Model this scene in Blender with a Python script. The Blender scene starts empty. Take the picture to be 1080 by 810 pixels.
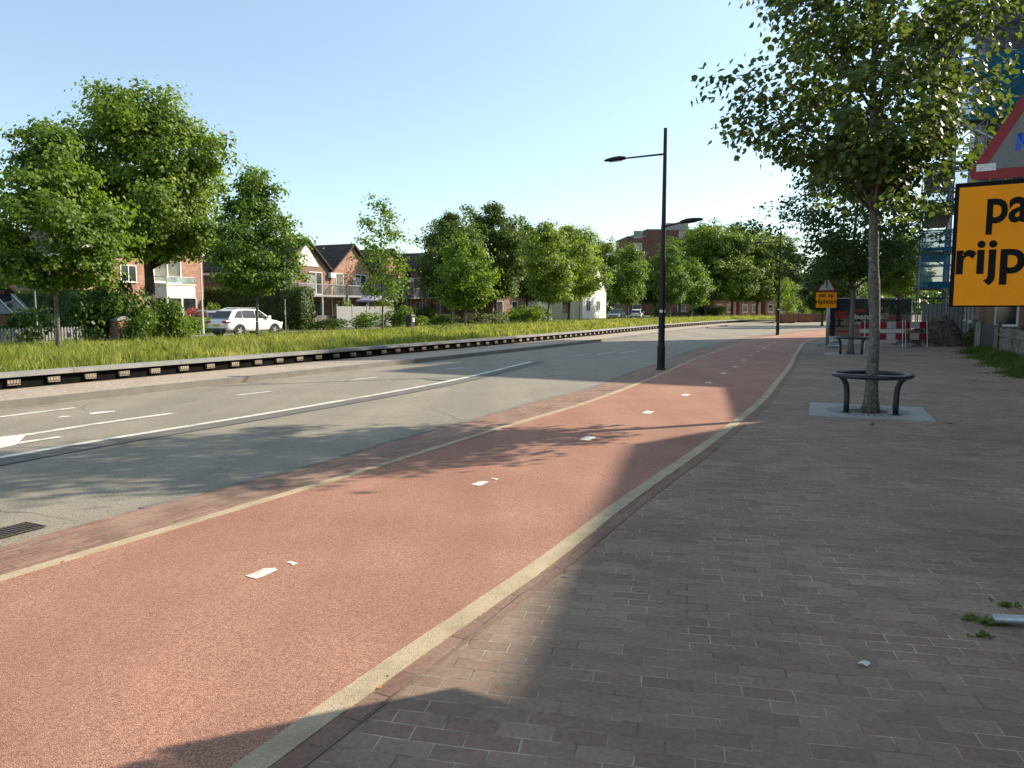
import bpy, bmesh, math, random
import numpy as np
from mathutils import Vector, Matrix
SC = bpy.context.scene
COL = SC.collection
rad = math.radians
# ------------------------------------------------------------------ helpers
class MB:
    """collects polygons and links them as ONE mesh object"""
    def __init__(s): s.v = []; s.f = []; s.m = []; s.mi = 0
    def add(s, vs, fs):
        b = len(s.v); s.v += [tuple(p) for p in vs]
        s.f += [tuple(b+i for i in f) for f in fs]; s.m += [s.mi]*len(fs)
    def box(s, x0, x1, y0, y1, z0, z1):
        s.add([(x0,y0,z0),(x1,y0,z0),(x1,y1,z0),(x0,y1,z0),(x0,y0,z1),(x1,y0,z1),(x1,y1,z1),(x0,y1,z1)],
              [(0,3,2,1),(4,5,6,7),(0,1,5,4),(1,2,6,5),(2,3,7,6),(3,0,4,7)])
    def bar(s, a, b, w, h, up=(0,0,1)):
        a = Vector(a); b = Vector(b); d = (b-a).normalized(); u = Vector(up)
        if abs(d.dot(u)) > .98: u = Vector((1,0,0))
        x = d.cross(u).normalized()*w/2; y = x.cross(d).normalized()*h/2
        vs = [p+sx*x+sy*y for p in (a,b) for sx,sy in ((-1,-1),(1,-1),(1,1),(-1,1))]
        s.add(vs, [(0,1,2,3),(7,6,5,4),(0,4,5,1),(1,5,6,2),(2,6,7,3),(3,7,4,0)])
    def tube(s, pts, r, n=8, cap=True):
        pts = [Vector(p) for p in pts]
        rs = r if isinstance(r, (list, tuple)) else [r]*len(pts)
        ref = Vector((0.13,0.27,1)); vs = []
        d0 = (pts[-1]-pts[0])
        if d0.length > 0 and abs(d0.normalized().dot(ref.normalized())) > .9: ref = Vector((1,.2,.1))
        for i, p in enumerate(pts):
            d = (pts[min(i+1,len(pts)-1)]-pts[max(i-1,0)])
            d = d.normalized() if d.length > 1e-9 else Vector((0,0,1))
            x = d.cross(ref); x = x.normalized() if x.length > 1e-6 else Vector((1,0,0))
            y = d.cross(x)
            for k in range(n):
                a = 2*math.pi*k/n; vs.append(p+(x*math.cos(a)+y*math.sin(a))*float(rs[i]))
        fs = []
        for i in range(len(pts)-1):
            for k in range(n):
                fs.append((i*n+k, i*n+(k+1)%n, (i+1)*n+(k+1)%n, (i+1)*n+k))
        if cap: fs += [tuple(range(n))[::-1], tuple((len(pts)-1)*n+k for k in range(n))]
        s.add(vs, fs)
    def prism(s, poly, axis, a0, a1):
        """poly of 2D points extruded along axis ('x': pts are (y,z); 'y': (x,z); 'z': (x,y))"""
        def mk(p, a): return {'x':(a,p[0],p[1]),'y':(p[0],a,p[1]),'z':(p[0],p[1],a)}[axis]
        n = len(poly)
        vs = [mk(p,a0) for p in poly]+[mk(p,a1) for p in poly]
        fs = [tuple(range(n))[::-1], tuple(range(n,2*n))]+[(i,(i+1)%n,n+(i+1)%n,n+i) for i in range(n)]
        s.add(vs, fs)
    def lathe(s, prof, n=24, c=(0,0,0)):
        vs = []
        for r,z in prof:
            for k in range(n):
                a = 2*math.pi*k/n; vs.append((c[0]+r*math.cos(a), c[1]+r*math.sin(a), c[2]+z))
        fs = [(i*n+k, i*n+(k+1)%n, (i+1)*n+(k+1)%n, (i+1)*n+k) for i in range(len(prof)-1) for k in range(n)]
        s.add(vs, fs)
    def build(s, name, mat, parent=None, smooth=False, bevel=0, loc=None, rz=None):
        me = bpy.data.meshes.new(name); me.from_pydata(s.v, [], s.f)
        bm = bmesh.new(); bm.from_mesh(me); bmesh.ops.recalc_face_normals(bm, faces=bm.faces); bm.to_mesh(me); bm.free()
        mats = mat if isinstance(mat, (list,tuple)) else [mat]
        for m in mats: me.materials.append(m)
        if len(mats) > 1: me.polygons.foreach_set('material_index', s.m)
        if smooth: me.shade_smooth()
        o = bpy.data.objects.new(name, me); COL.objects.link(o)
        if parent: o.parent = parent
        if loc: o.location = loc
        if rz is not None: o.rotation_euler[2] = rz
        if bevel:
            b = o.modifiers.new('bevel','BEVEL'); b.width = bevel; b.segments = 2; b.limit_method = 'ANGLE'
        if smooth and bevel: me.shade_smooth()
        return o
def tag(o, label=None, cat=None, group=None, kind=None):
    if label: o['label'] = label
    if cat: o['category'] = cat
    if group: o['group'] = group
    if kind: o['kind'] = kind
    return o
def thing(name, loc, label, cat, rz=0, group=None, scale=None):
    o = bpy.data.objects.new(name, None); COL.objects.link(o); o.location = loc; o.rotation_euler = (0,0,rz)
    o.empty_display_size = .3
    if scale: o.scale = (scale,)*3 if not hasattr(scale,'__len__') else scale
    return tag(o, label, cat, group)
def copy_tree(o, parent=None):
    c = o.copy(); COL.objects.link(c)
    if parent: c.parent = parent
    for ch in list(o.children): copy_tree(ch, c)
    return c
def share(name, me, parent): 
    o = bpy.data.objects.new(name, me); COL.objects.link(o); o.parent = parent; return o

# ------------------------------------------------------------------ materials
def N(nt, t, **kw):
    n = nt.nodes.new(t)
    for k,v in kw.items():
        if k in n.inputs.keys() if isinstance(k,str) else False: n.inputs[k].default_value = v
        else: setattr(n, k, v)
    return n
def new_mat(name):
    m = bpy.data.materials.new(name); m.use_nodes = True
    nt = m.node_tree; b = nt.nodes['Principled BSDF']; return m, nt, b
def c4(c): return (c[0],c[1],c[2],1)
def mat(name, base, rough=.7, var=.18, scale=3., fine=.12, fscale=60., bump=0., bscale=80., metal=0., spec=.4, coat=0., stain=None, sscale=.6, samt=.5, bdist=.01):
    m, nt, b = new_mat(name); L = nt.links.new
    tc = N(nt,'ShaderNodeTexCoord')
    n1 = N(nt,'ShaderNodeTexNoise'); n1.inputs['Scale'].default_value = scale; n1.inputs['Detail'].default_value = 5
    n2 = N(nt,'ShaderNodeTexNoise'); n2.inputs['Scale'].default_value = fscale; n2.inputs['Detail'].default_value = 2
    for n in (n1,n2): L(tc.outputs['Object'], n.inputs['Vector'])
    def rng(n, a):
        r = N(nt,'ShaderNodeMapRange'); r.inputs[1].default_value=.28; r.inputs[2].default_value=.72
        r.inputs[3].default_value=1-a; r.inputs[4].default_value=1+a; L(n.outputs[0], r.inputs[0]); return r
    r1 = rng(n1,var); r2 = rng(n2,fine)
    mu = N(nt,'ShaderNodeMath',operation='MULTIPLY'); L(r1.outputs[0],mu.inputs[0]); L(r2.outputs[0],mu.inputs[1])
    vm = N(nt,'ShaderNodeVectorMath',operation='SCALE'); vm.inputs[0].default_value = base; L(mu.outputs[0], vm.inputs['Scale'])
    out = vm.outputs[0]
    if stain is not None:
        n3 = N(nt,'ShaderNodeTexNoise'); n3.inputs['Scale'].default_value=sscale; n3.inputs['Detail'].default_value=7; n3.inputs['Roughness'].default_value=.65
        L(tc.outputs['Object'], n3.inputs['Vector'])
        r3 = N(nt,'ShaderNodeMapRange'); r3.inputs[1].default_value=.5; r3.inputs[2].default_value=.68; r3.inputs[3].default_value=0; r3.inputs[4].default_value=samt
        L(n3.outputs[0], r3.inputs[0])
        mx = N(nt,'ShaderNodeMix',data_type='RGBA'); L(r3.outputs[0], mx.inputs[0]); L(out, mx.inputs[6]); mx.inputs[7].default_value = c4(stain); out = mx.outputs[2]
    L(out, b.inputs['Base Color'])
    b.inputs['Roughness'].default_value = rough; b.inputs['Metallic'].default_value = metal
    b.inputs['Specular IOR Level'].default_value = spec
    if coat: b.inputs['Coat Weight'].default_value = coat; b.inputs['Coat Roughness'].default_value=.06
    if bump:
        nb = N(nt,'ShaderNodeTexNoise'); nb.inputs['Scale'].default_value=bscale; nb.inputs['Detail'].default_value=4
        L(tc.outputs['Object'], nb.inputs['Vector'])
        bp = N(nt,'ShaderNodeBump'); bp.inputs['Strength'].default_value=bump; bp.inputs['Distance'].default_value=bdist
        L(nb.outputs[0], bp.inputs['Height']); L(bp.outputs[0], b.inputs['Normal'])
    return m
def brick_mat(name, c1, c2, mortar, bw, bh, ms=.004, rot=0., offs=.5, bump=.6, stain=None, samt=.4, sscale=.35, axis='z', rough=.85, hjoint=None, warp=.0, dirt=.25, var=.22):
    """bricks on a ground sheet (axis z) or a wall (axis 'wall': object x+y horizontally, z up)"""
    m, nt, b = new_mat(name); L = nt.links.new
    tc = N(nt,'ShaderNodeTexCoord'); src = tc.outputs['Object']
    if axis == 'wall':
        sp = N(nt,'ShaderNodeSeparateXYZ'); L(src, sp.inputs[0])
        ad = N(nt,'ShaderNodeMath',operation='ADD'); L(sp.outputs[0],ad.inputs[0]); L(sp.outputs[1],ad.inputs[1])
        cb = N(nt,'ShaderNodeCombineXYZ'); L(ad.outputs[0],cb.inputs[0]); L(sp.outputs[2],cb.inputs[1]); src2 = cb.outputs[0]
    else:
        mp = N(nt,'ShaderNodeMapping'); mp.inputs['Rotation'].default_value=(0,0,rot); L(src, mp.inputs[0]); src2 = mp.outputs[0]
    if warp:
        nw = N(nt,'ShaderNodeTexNoise'); nw.inputs['Scale'].default_value=2.2; L(src, nw.inputs['Vector'])
        sb = N(nt,'ShaderNodeVectorMath',operation='SUBTRACT'); L(nw.outputs['Color'],sb.inputs[0]); sb.inputs[1].default_value=(.5,.5,.5)
        sc = N(nt,'ShaderNodeVectorMath',operation='SCALE'); L(sb.outputs[0],sc.inputs[0]); sc.inputs['Scale'].default_value=warp
        aa = N(nt,'ShaderNodeVectorMath',operation='ADD'); L(src2,aa.inputs[0]); L(sc.outputs[0],aa.inputs[1]); src2 = aa.outputs[0]
    br = N(nt,'ShaderNodeTexBrick'); br.offset=offs; br.offset_frequency=2; br.squash=1
    br.inputs['Scale'].default_value=1; br.inputs['Brick Width'].default_value=bw; br.inputs['Row Height'].default_value=bh
    br.inputs['Mortar Size'].default_value=ms; br.inputs['Mortar Smooth'].default_value=.3; br.inputs['Bias'].default_value=0
    br.inputs['Color1'].default_value=c4(c1); br.inputs['Color2'].default_value=c4(c2); br.inputs['Mortar'].default_value=c4(mortar)
    L(src2, br.inputs['Vector'])
    nm = N(nt,'ShaderNodeTexNoise'); nm.inputs['Scale'].default_value=3.5; nm.inputs['Detail'].default_value=5; L(src, nm.inputs['Vector'])
    cm_ = N(nt,'ShaderNodeValToRGB'); cm_.color_ramp.elements[0].position=.40; cm_.color_ramp.elements[1].position=.62
    cm_.color_ramp.elements[0].color=c4([x*.42 for x in mortar]); cm_.color_ramp.elements[1].color=c4([min(1,x*1.35) for x in mortar]); L(nm.outputs[0],cm_.inputs[0]); L(cm_.outputs[0],br.inputs['Mortar'])
    n1 = N(nt,'ShaderNodeTexNoise'); n1.inputs['Scale'].default_value=.7; n1.inputs['Detail'].default_value=6; L(src,n1.inputs['Vector'])
    n2 = N(nt,'ShaderNodeTexNoise'); n2.inputs['Scale'].default_value=45; n2.inputs['Detail'].default_value=3; L(src,n2.inputs['Vector'])
    def rng(n,a):
        r = N(nt,'ShaderNodeMapRange'); r.inputs[1].default_value=.3; r.inputs[2].default_value=.7; r.inputs[3].default_value=1-a; r.inputs[4].default_value=1+a
        L(n.outputs[0], r.inputs[0]); return r
    r1 = rng(n1,var); r2 = rng(n2,.16)
    mu = N(nt,'ShaderNodeMath',operation='MULTIPLY'); L(r1.outputs[0],mu.inputs[0]); L(r2.outputs[0],mu.inputs[1])
    vm = N(nt,'ShaderNodeVectorMath',operation='SCALE'); L(br.outputs['Color'],vm.inputs[0]); L(mu.outputs[0],vm.inputs['Scale'])
    out = vm.outputs[0]
    if stain is not None:
        n3 = N(nt,'ShaderNodeTexNoise'); n3.inputs['Scale'].default_value=sscale; n3.inputs['Detail'].default_value=8; n3.inputs['Roughness'].default_value=.68; L(src,n3.inputs['Vector'])
        r3 = N(nt,'ShaderNodeMapRange'); r3.inputs[1].default_value=.46; r3.inputs[2].default_value=.68; r3.inputs[3].default_value=0; r3.inputs[4].default_value=samt; L(n3.outputs[0],r3.inputs[0])
        mx = N(nt,'ShaderNodeMix',data_type='RGBA'); L(r3.outputs[0],mx.inputs[0]); L(out,mx.inputs[6]); mx.inputs[7].default_value=c4(stain); out=mx.outputs[2]
    L(out, b.inputs['Base Color']); b.inputs['Roughness'].default_value=rough; b.inputs['Specular IOR Level'].default_value=.3
    inv = N(nt,'ShaderNodeMath',operation='SUBTRACT'); inv.inputs[0].default_value=1; L(br.outputs['Fac'],inv.inputs[1])
    ad2 = N(nt,'ShaderNodeMath',operation='MULTIPLY_ADD'); L(n2.outputs[0],ad2.inputs[0]); ad2.inputs[1].default_value=.35; L(inv.outputs[0],ad2.inputs[2])
    bp = N(nt,'ShaderNodeBump'); bp.inputs['Strength'].default_value=bump; bp.inputs['Distance'].default_value=.006
    L(ad2.outputs[0],bp.inputs['Height']); L(bp.outputs[0],b.inputs['Normal'])
    return m
def aggregate_mat(name, cols, scale, rough=.85, bump=.5, stain=None, samt=.3, sscale=.3, var=.12, streak=None, crack=None):
    """stony surface: small stones of several tones (voronoi cells) with bump"""
    m, nt, b = new_mat(name); L = nt.links.new
    tc = N(nt,'ShaderNodeTexCoord'); src = tc.outputs['Object']
    vo = N(nt,'ShaderNodeTexVoronoi'); vo.inputs['Scale'].default_value=scale; L(src,vo.inputs['Vector'])
    cr = N(nt,'ShaderNodeValToRGB'); el = cr.color_ramp.elements
    while len(el) < len(cols): el.new(.5)
    for i,c in enumerate(cols): el[i].position=i/(len(cols)-1); el[i].color=c4(c)
    sx = N(nt,'ShaderNodeSeparateColor'); L(vo.outputs['Color'],sx.inputs[0]); L(sx.outputs[0],cr.inputs[0])
    n1 = N(nt,'ShaderNodeTexNoise'); n1.inputs['Scale'].default_value=.8; n1.inputs['Detail'].default_value=7; n1.inputs['Roughness'].default_value=.6; L(src,n1.inputs['Vector'])
    r1 = N(nt,'ShaderNodeMapRange'); r1.inputs[1].default_value=.3; r1.inputs[2].default_value=.7; r1.inputs[3].default_value=1-var; r1.inputs[4].default_value=1+var; L(n1.outputs[0],r1.inputs[0])
    vm = N(nt,'ShaderNodeVectorMath',operation='SCALE'); L(cr.outputs[0],vm.inputs[0]); L(r1.outputs[0],vm.inputs['Scale']); out = vm.outputs[0]
    if stain is not None:
        mp = N(nt,'ShaderNodeMapping'); L(src,mp.inputs[0])
        if streak is not None: mp.inputs['Rotation'].default_value=(0,0,streak); mp.inputs['Scale'].default_value=(1.0,.07,1)
        n3 = N(nt,'ShaderNodeTexNoise'); n3.inputs['Scale'].default_value=sscale; n3.inputs['Detail'].default_value=6; n3.inputs['Roughness'].default_value=.6; L(mp.outputs[0],n3.inputs['Vector'])
        r3 = N(nt,'ShaderNodeMapRange'); r3.inputs[1].default_value=.42; r3.inputs[2].default_value=.7; r3.inputs[3].default_value=0; r3.inputs[4].default_value=samt; L(n3.outputs[0],r3.inputs[0])
        mx = N(nt,'ShaderNodeMix',data_type='RGBA'); L(r3.outputs[0],mx.inputs[0]); L(out,mx.inputs[6]); mx.inputs[7].default_value=c4(stain); out=mx.outputs[2]
    if crack is not None:
        nd = N(nt,'ShaderNodeTexNoise'); nd.inputs['Scale'].default_value=1.5; nd.inputs['Detail'].default_value=6; L(src,nd.inputs['Vector'])
        ad = N(nt,'ShaderNodeMix',data_type='VECTOR'); ad.inputs[0].default_value=.35; L(src,ad.inputs[4]); L(nd.outputs['Color'],ad.inputs[5])
        vc = N(nt,'ShaderNodeTexVoronoi',feature='DISTANCE_TO_EDGE'); vc.inputs['Scale'].default_value=.42; L(ad.outputs[1],vc.inputs['Vector'])
        mc = N(nt,'ShaderNodeMapRange'); mc.inputs[1].default_value=.0; mc.inputs[2].default_value=.006; mc.inputs[3].default_value=1; mc.inputs[4].default_value=0; L(vc.outputs['Distance'],mc.inputs[0])
        ng = N(nt,'ShaderNodeTexNoise'); ng.inputs['Scale'].default_value=.16; L(src,ng.inputs['Vector']); mg = N(nt,'ShaderNodeMapRange'); mg.inputs[1].default_value=.5; mg.inputs[2].default_value=.56; mg.inputs[3].default_value=0; mg.inputs[4].default_value=.7; L(ng.outputs[0],mg.inputs[0])
        mm = N(nt,'ShaderNodeMath',operation='MULTIPLY'); L(mc.outputs[0],mm.inputs[0]); L(mg.outputs[0],mm.inputs[1])
        mx = N(nt,'ShaderNodeMix',data_type='RGBA'); L(mm.outputs[0],mx.inputs[0]); L(out,mx.inputs[6]); mx.inputs[7].default_value=c4(crack); out=mx.outputs[2]
    L(out,b.inputs['Base Color']); b.inputs['Roughness'].default_value=rough; b.inputs['Specular IOR Level'].default_value=.3
    bp = N(nt,'ShaderNodeBump'); bp.inputs['Strength'].default_value=bump; bp.inputs['Distance'].default_value=.004; bp.invert=True
    L(vo.outputs['Distance'],bp.inputs['Height']); L(bp.outputs[0],b.inputs['Normal'])
    return m
def leaf_mat(name, dark, mid, light, trans=.38, rough=.5):
    m, nt, b = new_mat(name); L = nt.links.new
    g = N(nt,'ShaderNodeNewGeometry'); cr = N(nt,'ShaderNodeValToRGB'); el = cr.color_ramp.elements
    el.new(.5)
    for i,c in enumerate((dark,mid,light)): el[i].position=(0,.55,1)[i]; el[i].color=c4(c)
    oi = N(nt,'ShaderNodeObjectInfo')
    tc = N(nt,'ShaderNodeTexCoord'); nz = N(nt,'ShaderNodeTexNoise'); nz.inputs['Scale'].default_value=1.15; nz.inputs['Detail'].default_value=2.5; L(tc.outputs['Object'],nz.inputs['Vector'])
    mx = N(nt,'ShaderNodeMath',operation='MULTIPLY_ADD'); L(g.outputs['Random Per Island'],mx.inputs[0]); mx.inputs[1].default_value=.42
    m2 = N(nt,'ShaderNodeMath',operation='MULTIPLY_ADD'); L(nz.outputs[0],m2.inputs[0]); m2.inputs[1].default_value=1.7; m2.inputs[2].default_value=-.55
    L(m2.outputs[0],mx.inputs[2]); L(mx.outputs[0],cr.inputs[0])
    hs = N(nt,'ShaderNodeHueSaturation'); L(cr.outputs[0],hs.inputs['Color'])
    mr = N(nt,'ShaderNodeMapRange'); mr.inputs[3].default_value=.8; mr.inputs[4].default_value=1.2; L(oi.outputs['Random'],mr.inputs[0]); L(mr.outputs[0],hs.inputs['Value'])
    mh = N(nt,'ShaderNodeMapRange'); mh.inputs[3].default_value=.515; mh.inputs[4].default_value=.485; L(oi.outputs['Random'],mh.inputs[0]); L(mh.outputs[0],hs.inputs['Hue'])
    L(hs.outputs[0],b.inputs['Base Color']); b.inputs['Roughness'].default_value=rough; b.inputs['Specular IOR Level'].default_value=.35
    tr = N(nt,'ShaderNodeBsdfTranslucent'); 
    br = N(nt,'ShaderNodeVectorMath',operation='MULTIPLY'); L(hs.outputs[0],br.inputs[0]); br.inputs[1].default_value=(2.0,1.9,1.0); L(br.outputs[0],tr.inputs[0])
    mix = N(nt,'ShaderNodeMixShader'); mix.inputs[0].default_value=trans
    L(b.outputs[0],mix.inputs[1]); L(tr.outputs[0],mix.inputs[2]); L(mix.outputs[0],nt.nodes['Material Output'].inputs[0])
    return m
def net_mat(name, col, alpha):
    m, nt, b = new_mat(name); L = nt.links.new
    tr = N(nt,'ShaderNodeBsdfTransparent'); df = N(nt,'ShaderNodeBsdfDiffuse'); tl = N(nt,'ShaderNodeBsdfTranslucent')
    tc = N(nt,'ShaderNodeTexCoord'); nz = N(nt,'ShaderNodeTexNoise'); nz.inputs['Scale'].default_value=1.3; nz.inputs['Detail'].default_value=5; L(tc.outputs['Object'],nz.inputs['Vector'])
    r = N(nt,'ShaderNodeMapRange'); r.inputs[1].default_value=.3; r.inputs[2].default_value=.7; r.inputs[3].default_value=.7; r.inputs[4].default_value=1.3; L(nz.outputs[0],r.inputs[0])
    vm = N(nt,'ShaderNodeVectorMath',operation='SCALE'); vm.inputs[0].default_value=col; L(r.outputs[0],vm.inputs['Scale'])
    L(vm.outputs[0],df.inputs[0]); L(vm.outputs[0],tl.inputs[0])
    a = N(nt,'ShaderNodeMixShader'); a.inputs[0].default_value=.5; L(df.outputs[0],a.inputs[1]); L(tl.outputs[0],a.inputs[2])
    c = N(nt,'ShaderNodeMixShader'); c.inputs[0].default_value=alpha; L(tr.outputs[0],c.inputs[1]); L(a.outputs[0],c.inputs[2])
    L(c.outputs[0],nt.nodes['Material Output'].inputs[0]); return m
M = {}
M['asphalt'] = aggregate_mat('asphalt', [(.16,.144,.115),(.255,.228,.182),(.36,.32,.255)], 130, bump=.35, stain=(.175,.158,.13), samt=.6, sscale=.8, streak=rad(25.6), var=.12, crack=(.05,.047,.042))
M['cycle'] = aggregate_mat('red_cycle_asphalt', [(.20,.090,.062),(.36,.180,.126),(.50,.29,.21)], 185, bump=.7, stain=(.25,.118,.086), samt=.6, sscale=1.0, var=.16, streak=rad(25.6))
M['pave'] = brick_mat('pavement_brick', (.205,.138,.102),(.275,.196,.148),(.31,.27,.205), .213,.100, .0042, rot=rad(12), bump=.7, stain=(.225,.180,.140), samt=.6, sscale=.38, warp=.035)
M['stripbrick'] = brick_mat('verge_brick', (.20,.11,.08),(.29,.165,.12),(.25,.205,.16), .21,.07, .006, rot=rad(-64), bump=.6, stain=(.30,.23,.17), samt=.6, sscale=.9, warp=.02)
M['islandpave'] = aggregate_mat('island_paving', [(.24,.19,.15),(.36,.29,.235),(.46,.39,.32)], 24, bump=.4, stain=(.34,.30,.25), samt=.5, sscale=1.2)
M['concrete'] = mat('kerb_concrete', (.25,.253,.252), .85, .16, 2.2, .15, 70, .4, 120, stain=(.2,.185,.15), sscale=1.5, samt=.55)
M['band'] = mat('band_concrete', (.42,.335,.225), .85, .14, 3, .2, 90, .5, 160, stain=(.22,.18,.12), sscale=2.5, samt=.5)
M['kerb'] = mat('kerb_grey', (.17,.158,.14), .85, .16, 2.2, .15, 70, .4, 120, stain=(.09,.085,.075), sscale=1.5, samt=.5)
M['white'] = mat('road_paint', (.66,.64,.58), .7, .1, 4, .08, 60, .2, 150, stain=(.24,.22,.185), sscale=2.6, samt=.8)
M['joint'] = mat('asphalt_joint', (.055,.052,.05), .9, .2, 4, .2, 50)
M['patch'] = mat('asphalt_patch', (.135,.13,.12), .9, .12, 3, .2, 120, .3, 150)
M['soil'] = mat('soil', (.10,.085,.05), .95, .25, .5, .25, 8, .6, 12, stain=(.07,.10,.025), sscale=.15, samt=.8)
M['lawn'] = mat('turf', (.075,.115,.022), .95, .3, .6, .3, 15, .6, 20, stain=(.12,.11,.04), sscale=.4, samt=.5)
M['drive'] = mat('service_road_paving', (.27,.245,.21), .9, .14, 1.2, .15, 30, .3, 40, stain=(.18,.165,.14), sscale=.4, samt=.5)
M['black'] = mat('lamp_paint', (.008,.009,.011), .55, .15, 4, .1, 30, spec=.35)
M['dblue'] = mat('bench_steel', (.014,.018,.027), .38, .2, 6, .15, 40, spec=.5, stain=(.05,.05,.05), sscale=9, samt=.4)
M['galv'] = mat('galvanised_steel', (.40,.42,.43), .45, .15, 5, .12, 40, metal=.7)
M['dgalv'] = mat('scaffold_steel', (.20,.22,.25), .5, .2, 5, .12, 40, metal=.45)
M['bark'] = mat('grey_bark', (.115,.103,.085), .9, .25, 5, .35, 28, .9, 30, stain=(.30,.28,.24), sscale=14, samt=.6, bdist=.02)
M['dbark'] = mat('dark_bark', (.07,.055,.042), .9, .25, 4, .3, 20, .9, 16, bdist=.03)
M['leaf_near'] = leaf_mat('leaf_pavement_tree', (.031,.057,.015),(.060,.098,.023),(.100,.146,.032), .36)
M['leaf_mid'] = leaf_mat('leaf_mid', (.050,.092,.013),(.105,.172,.022),(.180,.255,.036), .45)
M['leaf_dark'] = leaf_mat('leaf_dark', (.024,.050,.009),(.054,.100,.016),(.105,.165,.026), .40)
M['leaf_lime'] = leaf_mat('leaf_lime', (.075,.125,.013),(.140,.212,.022),(.210,.290,.036), .45)
M['leaf_grey'] = leaf_mat('leaf_grey', (.05,.062,.030),(.10,.12,.06),(.17,.19,.10), .34)
M['hedge'] = leaf_mat('leaf_hedge', (.018,.034,.008),(.040,.072,.013),(.075,.12,.020), .3)
M['grass'] = leaf_mat('grass_blades', (.070,.105,.018),(.165,.205,.038),(.37,.355,.125), .42, .6)
M['weed'] = leaf_mat('weed_blades', (.035,.062,.012),(.075,.112,.020),(.13,.17,.035), .35, .6)
M['petal'] = leaf_mat('pink_petals', (.35,.06,.12),(.55,.15,.22),(.75,.38,.42), .3)
M['brick_red'] = brick_mat('house_brick', (.29,.135,.088),(.37,.185,.125),(.34,.29,.24), .22,.065,.008, axis='wall', bump=.3, stain=(.24,.14,.10), samt=.4)
M['brick_dark'] = brick_mat('brown_house_brick', (.17,.095,.07),(.23,.13,.095),(.22,.19,.16), .22,.065,.008, axis='wall', bump=.3, stain=(.14,.09,.07), samt=.4)
M['brick_flat'] = brick_mat('flat_brick', (.115,.048,.038),(.145,.062,.048),(.17,.12,.10), .22,.065,.008, axis='wall', bump=.3)
M['tile'] = brick_mat('roof_tile', (.045,.036,.032),(.075,.06,.052),(.02,.018,.016), .25,.30,.02, axis='wall', bump=.5)
M['whitewall'] = mat('white_render', (.72,.69,.62), .8, .08, 1, .06, 30, .2, 60, stain=(.5,.47,.41), sscale=.8, samt=.35)
M['trim'] = mat('white_trim', (.66,.65,.62), .45, .06, 3, .04, 40)
M['panel'] = mat('cream_panel', (.66,.62,.54), .6, .08, 3, .05, 40)
M['grey'] = mat('grey_paint', (.22,.225,.225), .6, .12, 3, .08, 40)
M['anth'] = mat('anthracite_paint', (.045,.05,.058), .5, .15, 3, .1, 40)
M['wood'] = mat('weathered_wood', (.20,.175,.145), .9, .3, 4, .25, 40, .5, 50, stain=(.10,.085,.065), sscale=3, samt=.6)
M['dwood'] = mat('dark_wood', (.07,.055,.045), .85, .25, 4, .2, 30, .4, 40)
M['corten'] = mat('corten_steel', (.19,.072,.036), .8, .25, 2, .2, 30, .3, 40, stain=(.08,.04,.025), sscale=1.5, samt=.6)
M['rubble'] = mat('rubble', (.105,.082,.060), .95, .35, 3, .4, 18, 1.0, 14, stain=(.14,.12,.10), sscale=4, samt=.5, bdist=.05)
M['orange'] = mat('orange_sheeting', (.94,.31,.008), .6, .05, 4, .03, 60, stain=(.66,.25,.015), sscale=5, samt=.4, spec=.15)
M['letter'] = mat('black_lettering', (.012,.011,.010), .8, .1, 5, .05, 50, spec=.1)
M['signred'] = mat('red_sheeting', (.24,.010,.016), .5, .12, 5, .06, 50)
M['signgrey'] = mat('white_sheeting', (.40,.41,.40), .5, .12, 3, .06, 50, stain=(.26,.26,.25), sscale=4, samt=.6)
M['bluepaint'] = mat('blue_spray_paint', (.02,.10,.50), .6, .2, 12, .1, 60)
M['sticker'] = mat('faded_sticker', (.62,.63,.62), .6, .2, 60, .3, 160)
M['banner'] = net_mat('banner_mesh', (.030,.033,.037), .93)
M['bannerink'] = mat('banner_print', (.42,.42,.42), .8, .2, 6, .1, 40)
M['bannerred'] = mat('banner_red_print', (.22,.035,.03), .8, .3, 6, .1, 40)
M['bannertan'] = mat('banner_tan_print', (.25,.20,.16), .8, .3, 6, .1, 40)
M['teal'] = net_mat('teal_net', (.02,.20,.33), .72)
M['greynet'] = net_mat('grey_net', (.17,.18,.22), .50)
M['deck'] = mat('scaffold_deck', (.13,.125,.13), .8, .25, 3, .15, 30)
M['tarp'] = mat('white_tarp', (.55,.55,.54), .7, .1, 2, .05, 30)
M['carwhite'] = mat('white_car_paint', (.74,.76,.78), .3, .03, 2, .02, 30, spec=.5, coat=.8)
M['carsilver'] = mat('silver_car_paint', (.36,.39,.43), .3, .03, 2, .02, 30, metal=.4, coat=.8)
M['rubber'] = mat('rubber', (.018,.018,.018), .8, .2, 10, .1, 50)
M['void'] = mat('recess_shade', (.005,.005,.005), .9, .3, 6, .2, 40, spec=.1)  # near-black board colour stands in for the recess shade under the coping
M['plastic'] = mat('dark_plastic', (.03,.03,.032), .6, .15, 6, .1, 50)
M['rim'] = mat('alloy', (.45,.46,.48), .35, .05, 5, .05, 40, metal=.8)
M['tail'] = mat('tail_lens', (.28,.008,.012), .2, .08, 6, .03, 40)
M['lens'] = mat('head_lens', (.6,.63,.66), .15, .08, 6, .03, 40)
M['plate'] = mat('yellow_plate', (.72,.40,.02), .5, .05, 6, .03, 40)
M['parasol'] = mat('lilac_canvas', (.30,.28,.38), .8, .1, 3, .05, 40)
M['steelplate'] = mat('tree_plate', (.30,.305,.30), .7, .2, 3, .15, 40, .3, 60, stain=(.16,.155,.14), sscale=3, samt=.6)
M['paper'] = mat('white_paper', (.75,.75,.72), .8, .06, 8, .04, 50)
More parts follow.
